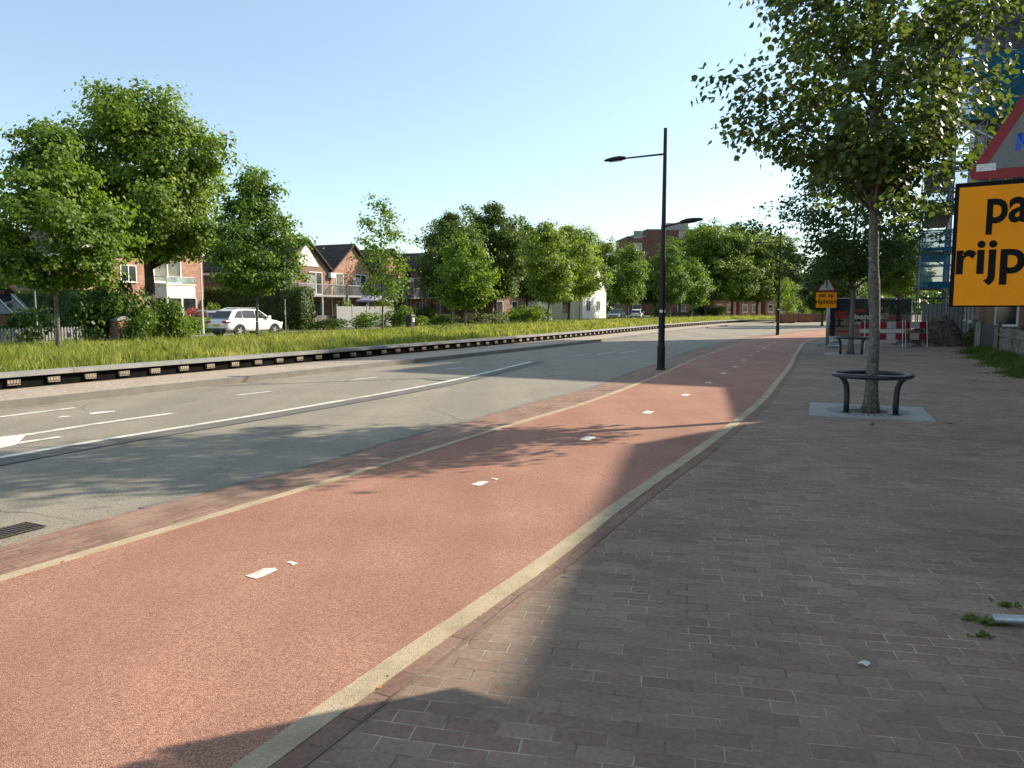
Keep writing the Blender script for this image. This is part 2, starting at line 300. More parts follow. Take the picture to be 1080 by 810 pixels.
def glass_mat(name, col, rough=.08):
    m, nt, b = new_mat(name); L = nt.links.new
    tc = N(nt,'ShaderNodeTexCoord'); nz = N(nt,'ShaderNodeTexNoise'); nz.inputs['Scale'].default_value=.9; L(tc.outputs['Object'],nz.inputs['Vector'])
    cr = N(nt,'ShaderNodeValToRGB'); cr.color_ramp.elements[0].position=.35; cr.color_ramp.elements[1].position=.65
    cr.color_ramp.elements[0].color=c4([x*.5 for x in col]); cr.color_ramp.elements[1].color=c4([x*1.5 for x in col])
    L(nz.outputs[0],cr.inputs[0]); L(cr.outputs[0],b.inputs['Base Color']); b.inputs['Roughness'].default_value=rough; b.inputs['Specular IOR Level'].default_value=.9
    return m
M['glass'] = glass_mat('window_glass', (.03,.035,.038)); M['carglass'] = glass_mat('car_glass', (.012,.014,.016), .05)
M['curtain'] = glass_mat('curtained_glass', (.17,.17,.14), .15); M['railglass'] = glass_mat('frosted_rail_glass', (.20,.27,.26), .2)

# ------------------------------------------------------------------ survey: camera-height plane geometry
F, CX, CY, H = 800., 540., 405., 1.65
PITCH = math.atan(80/800)
def P(u, v, z=0.):
    """ground point of a surveyed spot"""
    a = u-CX; b = CY-v
    d = (a, F*math.cos(PITCH)+b*math.sin(PITCH), -F*math.sin(PITCH)+b*math.cos(PITCH)); t = (z-H)/d[2]
    return (d[0]*t, d[1]*t)
TH = rad(64.4); EX = (math.cos(TH), math.sin(TH)); NL = (-math.sin(TH), math.cos(TH)); O0 = (-9.71, 14.31)
def R(s, l, z=0.): return (O0[0]+s*EX[0]+l*NL[0], O0[1]+s*EX[1]+l*NL[1], z)
def S(u, l):
    """distance along the road of a sight line at offset l"""
    k = (u-CX)/F; ax = O0[0]+l*NL[0]; ay = O0[1]+l*NL[1]
    return (k*ay-ax)/(EX[0]-k*EX[1])
def RU(u, l, z=0.): return R(S(u,l), l, z)
def spline(pts, step=.5):
    pts = [np.array(p, float) for p in pts]; out = []
    q = [2*pts[0]-pts[1]]+pts+[2*pts[-1]-pts[-2]]
    for i in range(1, len(q)-2):
        p0,p1,p2,p3 = q[i-1:i+3]; n = max(2, int(np.linalg.norm(p2-p1)/step))
        # centripetal
        t0=0; t1=t0+max(1e-6,np.linalg.norm(p1-p0)**.5); t2=t1+np.linalg.norm(p2-p1)**.5; t3=t2+max(1e-6,np.linalg.norm(p3-p2)**.5)
        for k in range(n):
            t = t1+(t2-t1)*k/n
            a1=(t1-t)/(t1-t0)*p0+(t-t0)/(t1-t0)*p1; a2=(t2-t)/(t2-t1)*p1+(t-t1)/(t2-t1)*p2; a3=(t3-t)/(t3-t2)*p2+(t-t2)/(t3-t2)*p3
            b1=(t2-t)/(t2-t0)*a1+(t-t0)/(t2-t0)*a2; b2=(t3-t)/(t3-t1)*a2+(t-t1)/(t3-t1)*a3
            out.append((t2-t)/(t2-t1)*b1+(t-t1)/(t2-t1)*b2)
    out.append(pts[-1]); return np.array(out)
def resample(c, n):
    d = np.concatenate([[0],np.cumsum(np.linalg.norm(np.diff(c,axis=0),axis=1))]); t = np.linspace(0,d[-1],n)
    return np.stack([np.interp(t,d,c[:,0]),np.interp(t,d,c[:,1])],1)
def offset(c, d):
    t = np.gradient(c,axis=0); t /= np.linalg.norm(t,axis=1)[:,None]+1e-9
    return c+np.stack([-t[:,1],t[:,0]],1)*d      # + = left
def sheet(name, a, b, z, m, label=None):
    n = max(len(a),len(b)); a = resample(a,n); b = resample(b,n); mb = MB()
    vs = [(p[0],p[1],z) for p in a]+[(p[0],p[1],z) for p in b]
    mb.add(vs, [(i,n+i,n+i+1,i+1) for i in range(n-1)])
    o = mb.build(name, m); tag(o, kind='structure'); return o
def ribbon(mb, c, w, z, h=0):
    a = offset(c,w/2); b = offset(c,-w/2); n = len(c)
    if h == 0:
        mb.add([(p[0],p[1],z) for p in a]+[(p[0],p[1],z) for p in b], [(i,n+i,n+i+1,i+1) for i in range(n-1)])
    else:
        vs = [(p[0],p[1],zz) for q in (a,b) for zz in (z,z+h) for p in q]
        A0,A1,B0,B1 = 0,n,2*n,3*n; fs = []
        for i in range(n-1):
            fs += [(A1+i,B1+i,B1+i+1,A1+i+1),(A0+i,A1+i,A1+i+1,A0+i+1),(B0+i,B0+i+1,B1+i+1,B1+i)]
        fs += [(A0,B0,B1,A1),(A0+n-1,A1+n-1,B1+n-1,B0+n-1)]
        mb.add(vs, fs)

# ------------------------------------------------------------------ world, sun, camera
SUN_AZ = math.atan2(.923,.385)         # from +Y towards +X
SUN_EL = rad(29.5)
w = bpy.data.worlds.new('World'); SC.world = w; w.use_nodes = True
nt = w.node_tree; bg = nt.nodes['Background']; sky = nt.nodes.new('ShaderNodeTexSky'); sky.sky_type='NISHITA'
sky.sun_disc = False; sky.sun_elevation = SUN_EL; sky.sun_rotation = SUN_AZ; sky.air_density=1.0; sky.dust_density=.25; sky.ozone_density=1.1
tint = nt.nodes.new('ShaderNodeVectorMath'); tint.operation='MULTIPLY'      # added gain ramp: dims the horizon, boosts the warm zenith to fill shade
tcw = nt.nodes.new('ShaderNodeTexCoord'); sxw = nt.nodes.new('ShaderNodeSeparateXYZ'); nt.links.new(tcw.outputs['Generated'], sxw.inputs[0])
crw = nt.nodes.new('ShaderNodeValToRGB'); ew = crw.color_ramp.elements; ew.new(.28)
for e_,(p_,c_) in zip(ew, ((0,(.40,.425,.43)),(.30,(.62,.58,.53)),(.75,(1.08,.87,.61)))): e_.position=p_; e_.color=(*c_,1)
scw = nt.nodes.new('ShaderNodeVectorMath'); scw.operation='SCALE'; scw.inputs['Scale'].default_value=1.62
nt.links.new(sxw.outputs[2], crw.inputs[0]); nt.links.new(crw.outputs[0], scw.inputs[0]); nt.links.new(scw.outputs[0], tint.inputs[1])
nt.links.new(sky.outputs[0], tint.inputs[0]); nt.links.new(tint.outputs[0], bg.inputs[0]); bg.inputs[1].default_value = .118
ld = bpy.data.lights.new('sun','SUN'); ld.energy = 3.9; ld.angle = rad(.53); ld.color=(1,.88,.70)
lo = bpy.data.objects.new('sun', ld); COL.objects.link(lo)
sd = Vector((math.sin(SUN_AZ)*math.cos(SUN_EL), math.cos(SUN_AZ)*math.cos(SUN_EL), math.sin(SUN_EL)))
lo.rotation_euler = (-sd).to_track_quat('-Z','Y').to_euler(); lo.location = (30,10,40)
cd = bpy.data.cameras.new('camera'); cam = bpy.data.objects.new('camera', cd); COL.objects.link(cam); SC.camera = cam
cd.sensor_width=36; cd.lens=36*F/1080; cd.clip_end=3000; cd.clip_start=.05
cam.location=(0,0,H); cam.rotation_euler=(math.pi/2-PITCH,0,0)
SC.view_settings.view_transform='Standard'; SC.view_settings.look='None'; SC.view_settings.exposure=1.2; SC.view_settings.gamma=1
SC.view_settings.use_curve_mapping=False
SC.cycles.max_bounces=6; SC.cycles.transparent_max_bounces=12; SC.cycles.transmission_bounces=4; SC.cycles.diffuse_bounces=3

# ------------------------------------------------------------------ ground, road, cycle path, pavement
g = MB(); g.add([(-900,-300,-.09),(900,-300,-.09),(900,1500,-.09),(-900,1500,-.09)],[(0,1,2,3)]); tag(g.build('ground', M['soil']), kind='structure')
bar_c = spline([R(-22,.5)[:2],R(0,0)[:2],R(24.5,-.6)[:2],R(49,-.1)[:2],R(61,-.4)[:2],R(71,-.9)[:2],R(84,-3)[:2],R(104,-10)[:2],R(130,-27)[:2]])
kerb_c = offset(bar_c,-2.1)
line_c = spline([(-9,-8),(-5.7,-.7),(-3.12,4.48),(-1.79,7.02),(-.11,10.42),(1.33,13.23),(3.78,19.02),(5.93,24.52),(11.84,37.93),(18.42,49.4),(26,59),(40,70),(62,80)])
roadR_c = spline([(-9.7,-8),(-6.2,-.7),(-3.42,5.4),(-2.75,6.74),(-2.03,8.01),(-1.56,9.22),(-.8,10.67),(.18,12.83),(1.56,15.52),(2.75,18.6),(4.3,22.5),(7.0,29.5),(10.9,38.2),(17.0,49.5),(25,60.5),(39.5,72),(61,82.5)])
band_c = spline([(-6,-8),(-3.3,-2.4),(-.93,2.58),(-.53,3.38),(.12,4.6),(1.04,6.49),(2.10,8.55),(3.29,10.95),(4.62,13.80),(5.62,16.15),(7.70,21.05),(10.6,28.2),(14.3,36.9),(17.6,43.0),(22.5,50),(30,57),(43,64.5),(64,73)])
right_c = spline([(4,-8),(8,3),(12,12),(15.6,21),(19.0,29),(22,36),(27,43),(34,50),(46,58),(66,66)])
sheet('road', kerb_c, line_c, 0.0, M['asphalt'])
sheet('brick_strip', roadR_c, line_c, .004, M['stripbrick'])
sheet('cycle_path', line_c, band_c, .008, M['cycle'])
sheet('pavement', offset(band_c,-.03), right_c, .012, M['pave'])
mb = MB(); ribbon(mb, band_c, .122, 0, .018); tag(mb.build('kerb_band', M['band']), kind='structure')
mb = MB(); ribbon(mb, line_c, .095, 0, .014); tag(mb.build('edge_band', M['band']), kind='structure')
mb = MB(); ribbon(mb, roadR_c[30:130], .07, 0, .008); tag(mb.build('gutter_band', M['kerb']), kind='structure')
mb = MB(); ribbon(mb, offset(kerb_c,.09), .18, -.01, .125); tag(mb.build('road_kerb', M['kerb']), kind='structure')
sheet('median_paving', bar_c, offset(kerb_c,.17), .105, M['islandpave'])
# border course along the kerb band
mb = MB(); bc = offset(band_c,-.125); ribbon(mb, bc, .10, .0165); 
M['border'] = brick_mat('border_brick', (.20,.115,.085),(.25,.155,.118),(.20,.16,.12), .21,.6,.006, rot=rad(-64), bump=.6, stain=(.14,.11,.085), samt=.6)
tag(mb.build('border_course', M['border']), kind='structure')
# painted markings, all in one sheet object
rng = random.Random(4)
mk = MB(); center_c = spline([(-13,-8),(-9.3,.3),(-5.67,8.27),(-5.3,9.1),(-3.68,12.18),(-1.52,16.9),(.03,21.6),(.6,23.4)])
ribbon(mk, center_c, .12, .006)
def quad(mb, pts, z): mb.add([(p[0],p[1],z) for p in pts],[tuple(range(len(pts)))])
for c in [(613,374.5),(640,372.5),(664,370.8)]:
    p = np.array(P(*c)); ribbon(mk, np.array([p-np.array(EX)*1.0,p+np.array(EX)*1.0]), .05, .006)
ribbon(mk, spline([(-10.6,5.5),(-9,8.8),(-7.79,11.43),(-7.26,12.5)]), .12, .006)
for a,b in [((250,417),(286,413)),((370,401),(398,398)),((470,389.5),(488,388))]:
    ribbon(mk, np.array([P(*a),P(*b)]), .10, .006)
quad(mk, [P(95,437.5),P(121,434.6),P(122,433.4),P(106,434.2),P(94,436)], .006)
quad(mk, [P(59,441),P(72,440),P(76,439),P(66,439)], .006)
# big lane arrow: two prongs and a broad body
ribbon(mk, spline([P(26,459.2),P(100,447.5),P(181,436.2)]), .13, .006)
ribbon(mk, spline([P(16,468.0),P(64,461)]), .13, .006)
quad(mk, [P(-40,471),P(0,461.2),P(29,457.8),P(26,461),P(17,469.5),P(0,473.4),P(-34,481)], .0062)
dashes = [(283,603),(509,509.5),(620,463),(683.5,435.5),(723,417),(747,404),(763,394),(775,387),(784.5,380),(792,375),(799,370.6),(805.6,367),(811,364.5),(817,362)]
for i,(u,v) in enumerate(dashes):
    p = np.array(P(u,v)); e = np.array(EX); n = np.array(NL); l = .15 if i>1 else .12; wd=.07 if i>1 else .05
    if i < 2:   # worn: a block and a flake
        q = p-e*.05-n*.0
        quad(mk, [q-e*.10-n*.045,q-e*.06-n*.055,q+e*.08-n*.05,q+e*.10-n*.01,q+e*.06+n*.05,q-e*.02+n*.045,q-e*.09+n*.055], .0115)
        q = p+e*.16-n*.05
        quad(mk, [q-e*.03-n*.03,q+e*.02-n*.035,q+e*.035+n*.045,q+e*.0+n*.05,q+e*.0+n*.01], .0115)
    else:
        quad(mk, [p-e*l-n*wd,p+e*l*.8-n*wd,p+e*l-n*wd*.3,p+e*l+n*wd,p-e*l*.7+n*wd,p-e*l+n*wd*.2], .0115)
tag(mk.build('road_markings', M['white']), kind='structure')
mb = MB(); ribbon(mb, offset(center_c,-.26), .32, .0035); tag(mb.build('asphalt_strip', M['patch']), kind='structure')
mb = MB(); jc = offset(center_c,-.44); 
ribbon(mb, jc, .035, .006); tag(mb.build('asphalt_seam', M['joint']), kind='structure')
# left side: berm, service road, front yards
def profile(l):
    return np.interp(l,[.12,.5,3,10,15,16.6],[.36,.34,.34,.20,.08,.0])
mb = MB(); nl_ = [.18,.5,1.5,3,6,10,13,15,16.8]; ns_ = 60; sv = np.linspace(0,1,ns_)
for i in range(ns_):
    b = bar_c[int(i/(ns_-1)*(len(bar_c)-60))]; 
    for l in nl_: mb.v.append((b[0]+l*NL[0], b[1]+l*NL[1], float(profile(l))+(.04*math.sin(i*1.3+l*2) if 1<l<14 else 0)))
k = len(nl_)
for i in range(ns_-1):
    for j in range(k-1): mb.f.append((i*k+j,i*k+j+1,(i+1)*k+j+1,(i+1)*k+j)); mb.m.append(0)
tag(mb.build('berm', M['lawn'], smooth=True), kind='structure')
mb = MB(); mb.add([R(-40,16.6,.0),R(-40,23,.0),R(170,23,.0),R(170,16.6,.0)],[(0,1,2,3)]); tag(mb.build('service_road', M['drive']), kind='structure')
mb = MB(); mb.add([R(-40,23,.03),R(-40,60,.03),R(170,60,.03),R(170,23,.03)],[(0,1,2,3)]); tag(mb.build('front_yards', M['lawn']), kind='structure')
mb = MB(); mb.add([R(36.8,23.0,.034),R(36.8,29,.034),R(46,29,.034),R(46,23.0,.034)],[(0,1,2,3)]); tag(mb.build('driveway', M['drive']), kind='structure')

# ------------------------------------------------------------------ foliage machinery
LEAF6 = (np.array([(0,0,0),(-.33,.22,.06),(-.46,.60,.05),(-.14,.72,.02),(0,1,-.10),(.14,.72,.02),(.46,.60,.05),(.33,.22,.06),(0,.5,-.06)]),
         [(0,8,2,1),(8,4,3,2),(0,7,6,8),(8,6,5,4)])
LEAF4 = (np.array([(0,0,0),(-.42,.5,.09),(0,1,-.06),(.42,.5,.09)]), [(0,2,1),(0,3,2)])
def leaf_arrays(pos, nrm, size, rs, tmpl, droop=.35):
    n = len(pos); nrm = nrm/(np.linalg.norm(nrm,axis=1)[:,None]+1e-9)
    t = rs.normal(size=(n,3)); t[:,2] -= droop; t -= nrm*(t*nrm).sum(1)[:,None]; t /= np.linalg.norm(t,axis=1)[:,None]+1e-9
    x = np.cross(t,nrm); T = tmpl[0]
    v = pos[:,None,:]+size[:,None,None]*(T[None,:,0,None]*x[:,None,:]+T[None,:,1,None]*t[:,None,:]+T[None,:,2,None]*nrm[:,None,:])
    return v.reshape(-1,3), len(T), tmpl[1]
def faces_mesh(name, verts, k, faces, m, extra=None):
    n = len(verts)//k; fs = len(faces); fl = len(faces[0])
    idx = (np.arange(n)[:,None,None]*k+np.array(faces)[None]).reshape(-1)
    V = verts; tot = n*fs; starts = np.arange(tot)*fl; totals = np.full(tot,fl)
    if extra is not None and len(extra.v):
        b = len(V); V = np.concatenate([V,np.array(extra.v)])
        e_idx = []; e_tot = []
        for f in extra.f: e_idx += [b+i for i in f]; e_tot.append(len(f))
        idx = np.concatenate([idx,np.array(e_idx)]); totals = np.concatenate([totals,np.array(e_tot)]); starts = np.concatenate([[0],np.cumsum(totals)[:-1]])
    me = bpy.data.meshes.new(name); me.vertices.add(len(V)); me.vertices.foreach_set('co', V.astype(np.float32).ravel())
    me.loops.add(len(idx)); me.loops.foreach_set('vertex_index', idx.astype(np.int32))
    me.polygons.add(len(starts)); me.polygons.foreach_set('loop_start', starts.astype(np.int32))
    try: me.polygons.foreach_set('loop_total', totals.astype(np.int32))
    except Exception: pass
    me.update(calc_edges=True); me.validate(); me.materials.append(m); return me
def env_oval(t): return np.clip(np.sin(np.pi*np.clip(t,0,1)**.80),0,1)**.62
def env_cone(t): return np.where(t<.25,.62+1.5*t,1.0-.93*((t-.25)/.75)**1.35)*np.clip(t/.04+.35,0,1)
def env_wide(t): return np.clip(1-(2*np.clip(t,0,1)-.86)**2/1.0,0,1)**.5
def tree_meshes(seed, Ht, z0, Rc, env, limbs, per, leaves, lsize, tr, leafm, barkm, rc=.45, tmpl=LEAF4, lean=(0,0), inner=.3, twigs=True, knobs=False, ctr=(0,0), flat=.65, elev=None, spread=(.72,1.08), fork=.8):
    rs = np.random.RandomState(seed); mb = MB()
    # leader
    n = 13; hs = np.linspace(0,Ht*.94,n); wob = rs.normal(size=(n,2))*.010*Ht; wob[:3]=0; wob = np.cumsum(wob*.35,axis=0)
    lead = [Vector((lean[0]*h/Ht+wob[i,0]+ctr[0]*max(0,h-z0)/(Ht-z0), lean[1]*h/Ht+wob[i,1]+ctr[1]*max(0,h-z0)/(Ht-z0), h)) for i,h in enumerate(hs)]
    hh = np.linspace(0,Ht*.94,40)
    def leadpt(z): return Vector([float(np.interp(z,hs,[p[j] for p in lead])) for j in range(3)])
    rad_ = [max(.012,tr*(1-.80*(h/Ht)**.75)*(1+.45*math.exp(-h/(.12+tr*.8)))) for h in hh]
    if knobs: rad_ = [r*(1+.22*math.exp(-((h-1.95)/.22)**2)+.16*math.exp(-((h-2.75)/.2)**2)) for r,h in zip(rad_,hh)]
    mb.tube([leadpt(z) for z in hh], rad_, 12)
    pos = []; nr = []
    for i in range(limbs):
        t = (i+.5+rs.uniform(-.4,.4))/limbs; zt = z0+t*(Ht-z0); az = i*2.39996+rs.uniform(-.5,.5)
        r = Rc*float(env(np.array(t)))*rs.uniform(*spread)
        el = (rs.uniform(.55,1.0) if elev is None else rs.uniform(*elev))
        zb = min(max(zt-r*el, z0*fork), Ht*.9)
        a = leadpt(zb); c = leadpt(zt); tip = Vector((c.x+r*math.cos(az), c.y+r*math.sin(az), zt))
        mid = a.lerp(tip,.5)+Vector((rs.normal()*.06*Rc, rs.normal()*.06*Rc, rs.uniform(-.02,.10)*Rc))
        path = [a*(1-s)**2+mid*2*s*(1-s)+tip*s*s for s in np.linspace(0,1,7)]
        rb = max(.008,tr*.36*(1-.72*t))
        mb.tube(path, [max(.005,rb*(1-.85*k/6)) for k in range(7)], 6)
        m_ = max(3,int(per*(.45+.75*r/Rc)))
        for k in range(m_):
            s = inner+(1-inner)*(rs.uniform()**.75); b = a*(1-s)**2+mid*2*s*(1-s)+tip*s*s
            sp = (.14+.16*s)*Rc*.62
            o = np.clip(rs.normal(size=3),-1.6,1.6)*sp*np.array([1,1,.75]); q = np.array(b)+o
            if q[2] < z0-.1:
                if rs.uniform()<.6: continue
                q[2] = z0+rs.uniform(-.15,.45)
            if twigs and rs.uniform()<.75: mb.tube([b, Vector(b).lerp(Vector(q),.6)+Vector((0,0,.03)), Vector(q)], [max(.004,rb*.22),max(.003,rb*.15),.003], 4, cap=False)
            nl = max(3,int(leaves*rs.uniform(.6,1.4))); d = rs.normal(size=(nl,3))*rc*np.array([.5,.5,.5*flat])
            pos.append(q+d); cen = np.array(leadpt(min(zt,Ht*.9)))
            outw = (q-cen); outw[2] *= .4; outw = outw/(np.linalg.norm(outw)+1e-6)
            nr.append(rs.normal(size=(nl,3))*.55+np.array([0,0,.75])+outw*.55+d*.8/rc)
    pos = np.concatenate(pos); nr = np.concatenate(nr); sz = lsize*rs.uniform(.65,1.25,len(pos))
    v,k,f = leaf_arrays(pos,nr,sz,rs,tmpl)
    cm = faces_mesh('crown', v, k, f, leafm)
    tm = mb.build('trunk', barkm, smooth=True); tme = tm.data; bpy.data.objects.remove(tm)
    return tme, cm
def put_tree(name, meshes, loc, label, cat='tree', rz=0, group=None, scale=None):
    t = thing(name, loc, label, cat, rz, group, scale)
    share('trunk', meshes[0], t); share('crown', meshes[1], t); return t
def bush_mesh(name, seed, rx, ry, h, n, lsize, m, clumps=14, tmpl=LEAF4, spike=0):
    rs = np.random.RandomState(seed); pos=[]; nr=[]
    for i in range(clumps):
        a = rs.uniform(0,6.283); r = rs.uniform()**.5*.75; z = rs.uniform(.25,.82)
        lim = math.sqrt(max(.1,1-(z-.4)**2*2)); c = np.array([rx*r*math.cos(a)*lim, ry*r*math.sin(a)*lim, h*z]); k = n//clumps
        d = rs.normal(size=(k,3)); d /= np.linalg.norm(d,axis=1)[:,None]; d *= rs.uniform(.6,1.05,k)[:,None]
        q = c+d*np.array([rx*.42,ry*.42,h*.26+spike*0]); pos.append(q); nr.append(d+np.array([0,0,.5])+rs.normal(size=(k,3))*.4)
    pos = np.concatenate(pos); nr = np.concatenate(nr); ok = pos[:,2] > .02; pos=pos[ok]; nr=nr[ok]
    v,k,f = leaf_arrays(pos,nr,lsize*rs.uniform(.6,1.3,len(pos)),rs,tmpl)
    ex = MB()
    for i in range(5):
        a = rs.uniform(0,6.283); ex.tube([(0,0,0),(rx*.25*math.cos(a),ry*.25*math.sin(a),h*.3),(rx*.45*math.cos(a),ry*.45*math.sin(a),h*.6)],[.02,.014,.006],5)
    return faces_mesh(name, v, k, f, m, ex)
def put_mesh(name, me, loc, label, cat, rz=0, group=None, scale=None):
    o = bpy.data.objects.new(name, me); COL.objects.link(o); o.location=loc; o.rotation_euler[2]=rz
    if scale: o.scale = scale if hasattr(scale,'__len__') else (scale,)*3
    return tag(o,label,cat,group)
def box_hedge(name, L_, W_, Hh, n, lsize, m, seed, loc, rz, label, group=None):
    rs = np.random.RandomState(seed); A = [L_*Hh,L_*Hh,W_*Hh,W_*Hh,L_*W_]; tot=sum(A); pos=[]; nr=[]
    for k,a in enumerate(A):
        c = int(n*a/tot); u = rs.uniform(size=c); v_ = rs.uniform(size=c)
        if k<2: p = np.stack([u*L_, np.full(c,0 if k==0 else W_), v_*Hh],1); nn=np.tile([0,-1 if k==0 else 1,0.],(c,1))
        elif k<4: p = np.stack([np.full(c,0 if k==2 else L_), u*W_, v_*Hh],1); nn=np.tile([-1 if k==2 else 1,0,0.],(c,1))
        else: p = np.stack([u*L_, v_*W_, np.full(c,Hh)],1); nn=np.tile([0,0,1.],(c,1))
        p += nn*rs.normal(size=(c,1))*.05+.05*np.sin(p[:,[1,2,0]]*2.1)*nn; pos.append(p); nr.append(nn+rs.normal(size=(c,3))*.55+np.array([0,0,.25]))
    pos=np.concatenate(pos); nr=np.concatenate(nr); v,k,f = leaf_arrays(pos,nr,lsize*rs.uniform(.6,1.3,len(pos)),rs,LEAF4)
    ex = MB(); ex.box(.08,L_-.08,.08,W_-.08,0,Hh-.08)
    return put_mesh(name, faces_mesh(name,v,k,f,m,ex), loc, label, 'hedge', rz, group)

# ------------------------------------------------------------------ trees
def env_broad(t): return np.interp(t,[0,.12,.3,.55,.78,.92,1],[.40,.78,.98,1.0,.92,.66,.30])
def env_near(t): return np.interp(t,[0,.08,.2,.32,.5,.7,.88,1],[.06,.34,.80,1.0,.86,.58,.32,.06])
near = tree_meshes(14, 9.2, 3.25, 2.12, env_near, 40, 12, 38, .112, .098, M['leaf_near'], M['bark'], rc=.36, tmpl=LEAF6, knobs=True, inner=.42, ctr=(-.12,.05), elev=(.7,1.15), flat=.6, spread=(.70,1.10), fork=.95)
px,py = P(918,436)
put_tree('pavement_tree', near, (px,py,.02), 'nearest pavement tree growing through the closer round black bench', group='young trees along the right pavement')
tw = tree_meshes(12, 8.3, 2.75, 3.1, env_near, 34, 11, 46, .13, .10, M['leaf_near'], M['bark'], rc=.42, tmpl=LEAF4, inner=.3, elev=(.5,.95), flat=.5)
put_tree('pavement_tree', tw, (12.08,27.04,.02), 'pavement tree in the farther bench, half hidden behind the nearest trunk', group='young trees along the right pavement', rz=.6)
G1 = 'young trees planted in the grass verge'; G2 = 'large old trees along the service road'
yA = tree_meshes(21, 7.3, 2.35, 2.45, env_cone, 32, 11, 76, .148, .085, M['leaf_mid'], M['bark'], rc=.46, flat=.45, elev=(.35,.75))
yB = tree_meshes(22, 7.3, 2.4, 2.2, env_cone, 28, 10, 66, .15, .075, M['leaf_mid'], M['bark'], rc=.46, flat=.5, elev=(.4,.8))
yC = tree_meshes(23, 7.5, 1.7, 1.7, env_oval, 26, 6, 24, .155, .06, M['leaf_mid'], M['bark'], rc=.42, flat=.6)
yD = tree_meshes(24, 6.0, 1.7, 2.0, env_oval, 26, 9, 48, .19, .07, M['leaf_lime'], M['bark'], rc=.52, flat=.55)
yF = tree_meshes(26, 7.6, 3.0, 2.3, env_oval, 24, 10, 50, .19, .08, M['leaf_lime'], M['bark'], rc=.52, flat=.55)
yE = tree_meshes(25, 8.4, 2.2, 2.2, env_oval, 30, 9, 50, .20, .09, M['leaf_mid'], M['bark'], rc=.55, flat=.55)
def gz(l): return float(profile(l))
rows = [(62,10,yA,1.0,0,'bushy young tree nearest the left edge of the grass verge'),
        (272,10,yB,1.0,1,'young tree standing in front of the white parked SUV'),
        (404,10,yC,1.0,2,'thin airy young tree in front of the balcony houses'),
        (491,10,yD,1.0,3,'bright lime green young tree before the dark oaks'),
        (578,10,yE,1.0,4,'leafy young tree just left of the white gabled house'),
        (611,10.5,yF,1.0,2.2,'lime green young tree hiding the white gabled house'),
        (662,10,yE,.98,.7,'young tree in front of the two far parked cars'),
        (706,9,yE,1.08,3.0,'young tree directly behind the nearest street lamp'),
        (729,8.5,yD,1.32,1.2,'young tree between nearest lamp and brick flats, right of the lamp')]
for u,l,me,sc,rz,lab in rows:
    p = RU(u,l); put_tree('verge_tree', me, (p[0],p[1],gz(l)), lab, rz=rz, group=G1, scale=sc)
oA = tree_meshes(31, 11.7, 4.4, 3.3, env_broad, 31, 22, 78, .192, .31, M['leaf_mid'], M['dbark'], rc=.70, flat=.6, ctr=(.3,.3), spread=(.45,1.22), inner=.42)
oB = tree_meshes(32, 12.6, 3.2, 3.7, env_broad, 44, 12, 56, .27, .22, M['leaf_dark'], M['dbark'], rc=.72, flat=.65, spread=(.5,1.2), inner=.4)
oC = tree_meshes(33, 15.0, 3.4, 4.7, env_broad, 46, 13, 56, .32, .25, M['leaf_mid'], M['dbark'], rc=.85, flat=.65, spread=(.5,1.2), inner=.4)
p = RU(161,17); put_tree('oak_tree', oA, (p[0],p[1],0), 'tallest tree on the left, thick dark trunk beside the bay window house', group=G2)
olds = [(476,24,oB,.86,.4,'dark old tree behind the lime tree, leftmost of the oak clump'),(523,24,oB,1.02,1.9,'tallest dark tree in the middle of the oak clump'),
        (556,25,oB,.92,3.3,'dark old tree at the right end of the oak clump'),(600,24,oC,.86,.0,'broad old tree with leaning trunk beside the white gabled house'),
        (634,36,oC,1.0,2.4,'broad old tree rising behind the white gabled house'),(690,22,oB,.85,4.0,'dark tree at the foot of the tall brick flats'),
        (716,17,oC,.9,1.0,'old tree left of centre in the far roadside grove'),(743,12,oC,.98,2.0,'old tree near the middle of the far roadside grove'),
        (771,7,oC,1.0,3.1,'old tree before the far red brick terrace, tallest of the grove'),(797,2,oC,.95,4.4,'old tree left of the farther street lamp'),
        (818,-3,oB,1.08,5.2,'old tree right behind the farther street lamp')]
for u,l,me,sc,rz,lab in olds:
    p = RU(u,l) if l>3 else RU(u,l)
    if l < 15 and l != 17:
        k = (u-CX)/F; y = 122+(u-743)*.12; p = (k*y,y,0)
    put_tree('oak_tree', me, (p[0],p[1],0), lab, rz=rz, group=G2, scale=sc)
# trees and bushes beyond the building site
far = [(884,66,oB,.58,.3,'dark bushy tree behind the fence banner, left of the near trunk'),(866,72,oB,.5,2.3,'small dark tree behind the yellow warning sign'),
       (946,74,oA,.74,1.1,'tall loose tree just left of the scaffold'),(905,95,oA,.62,2.0,'tree far behind the bench tree trunks')]
for u,y,me,sc,rz,lab in far:
    put_tree('site_tree', me, ((u-CX)/F*y,y,0), lab, rz=rz, group='trees beyond the building site', scale=sc)
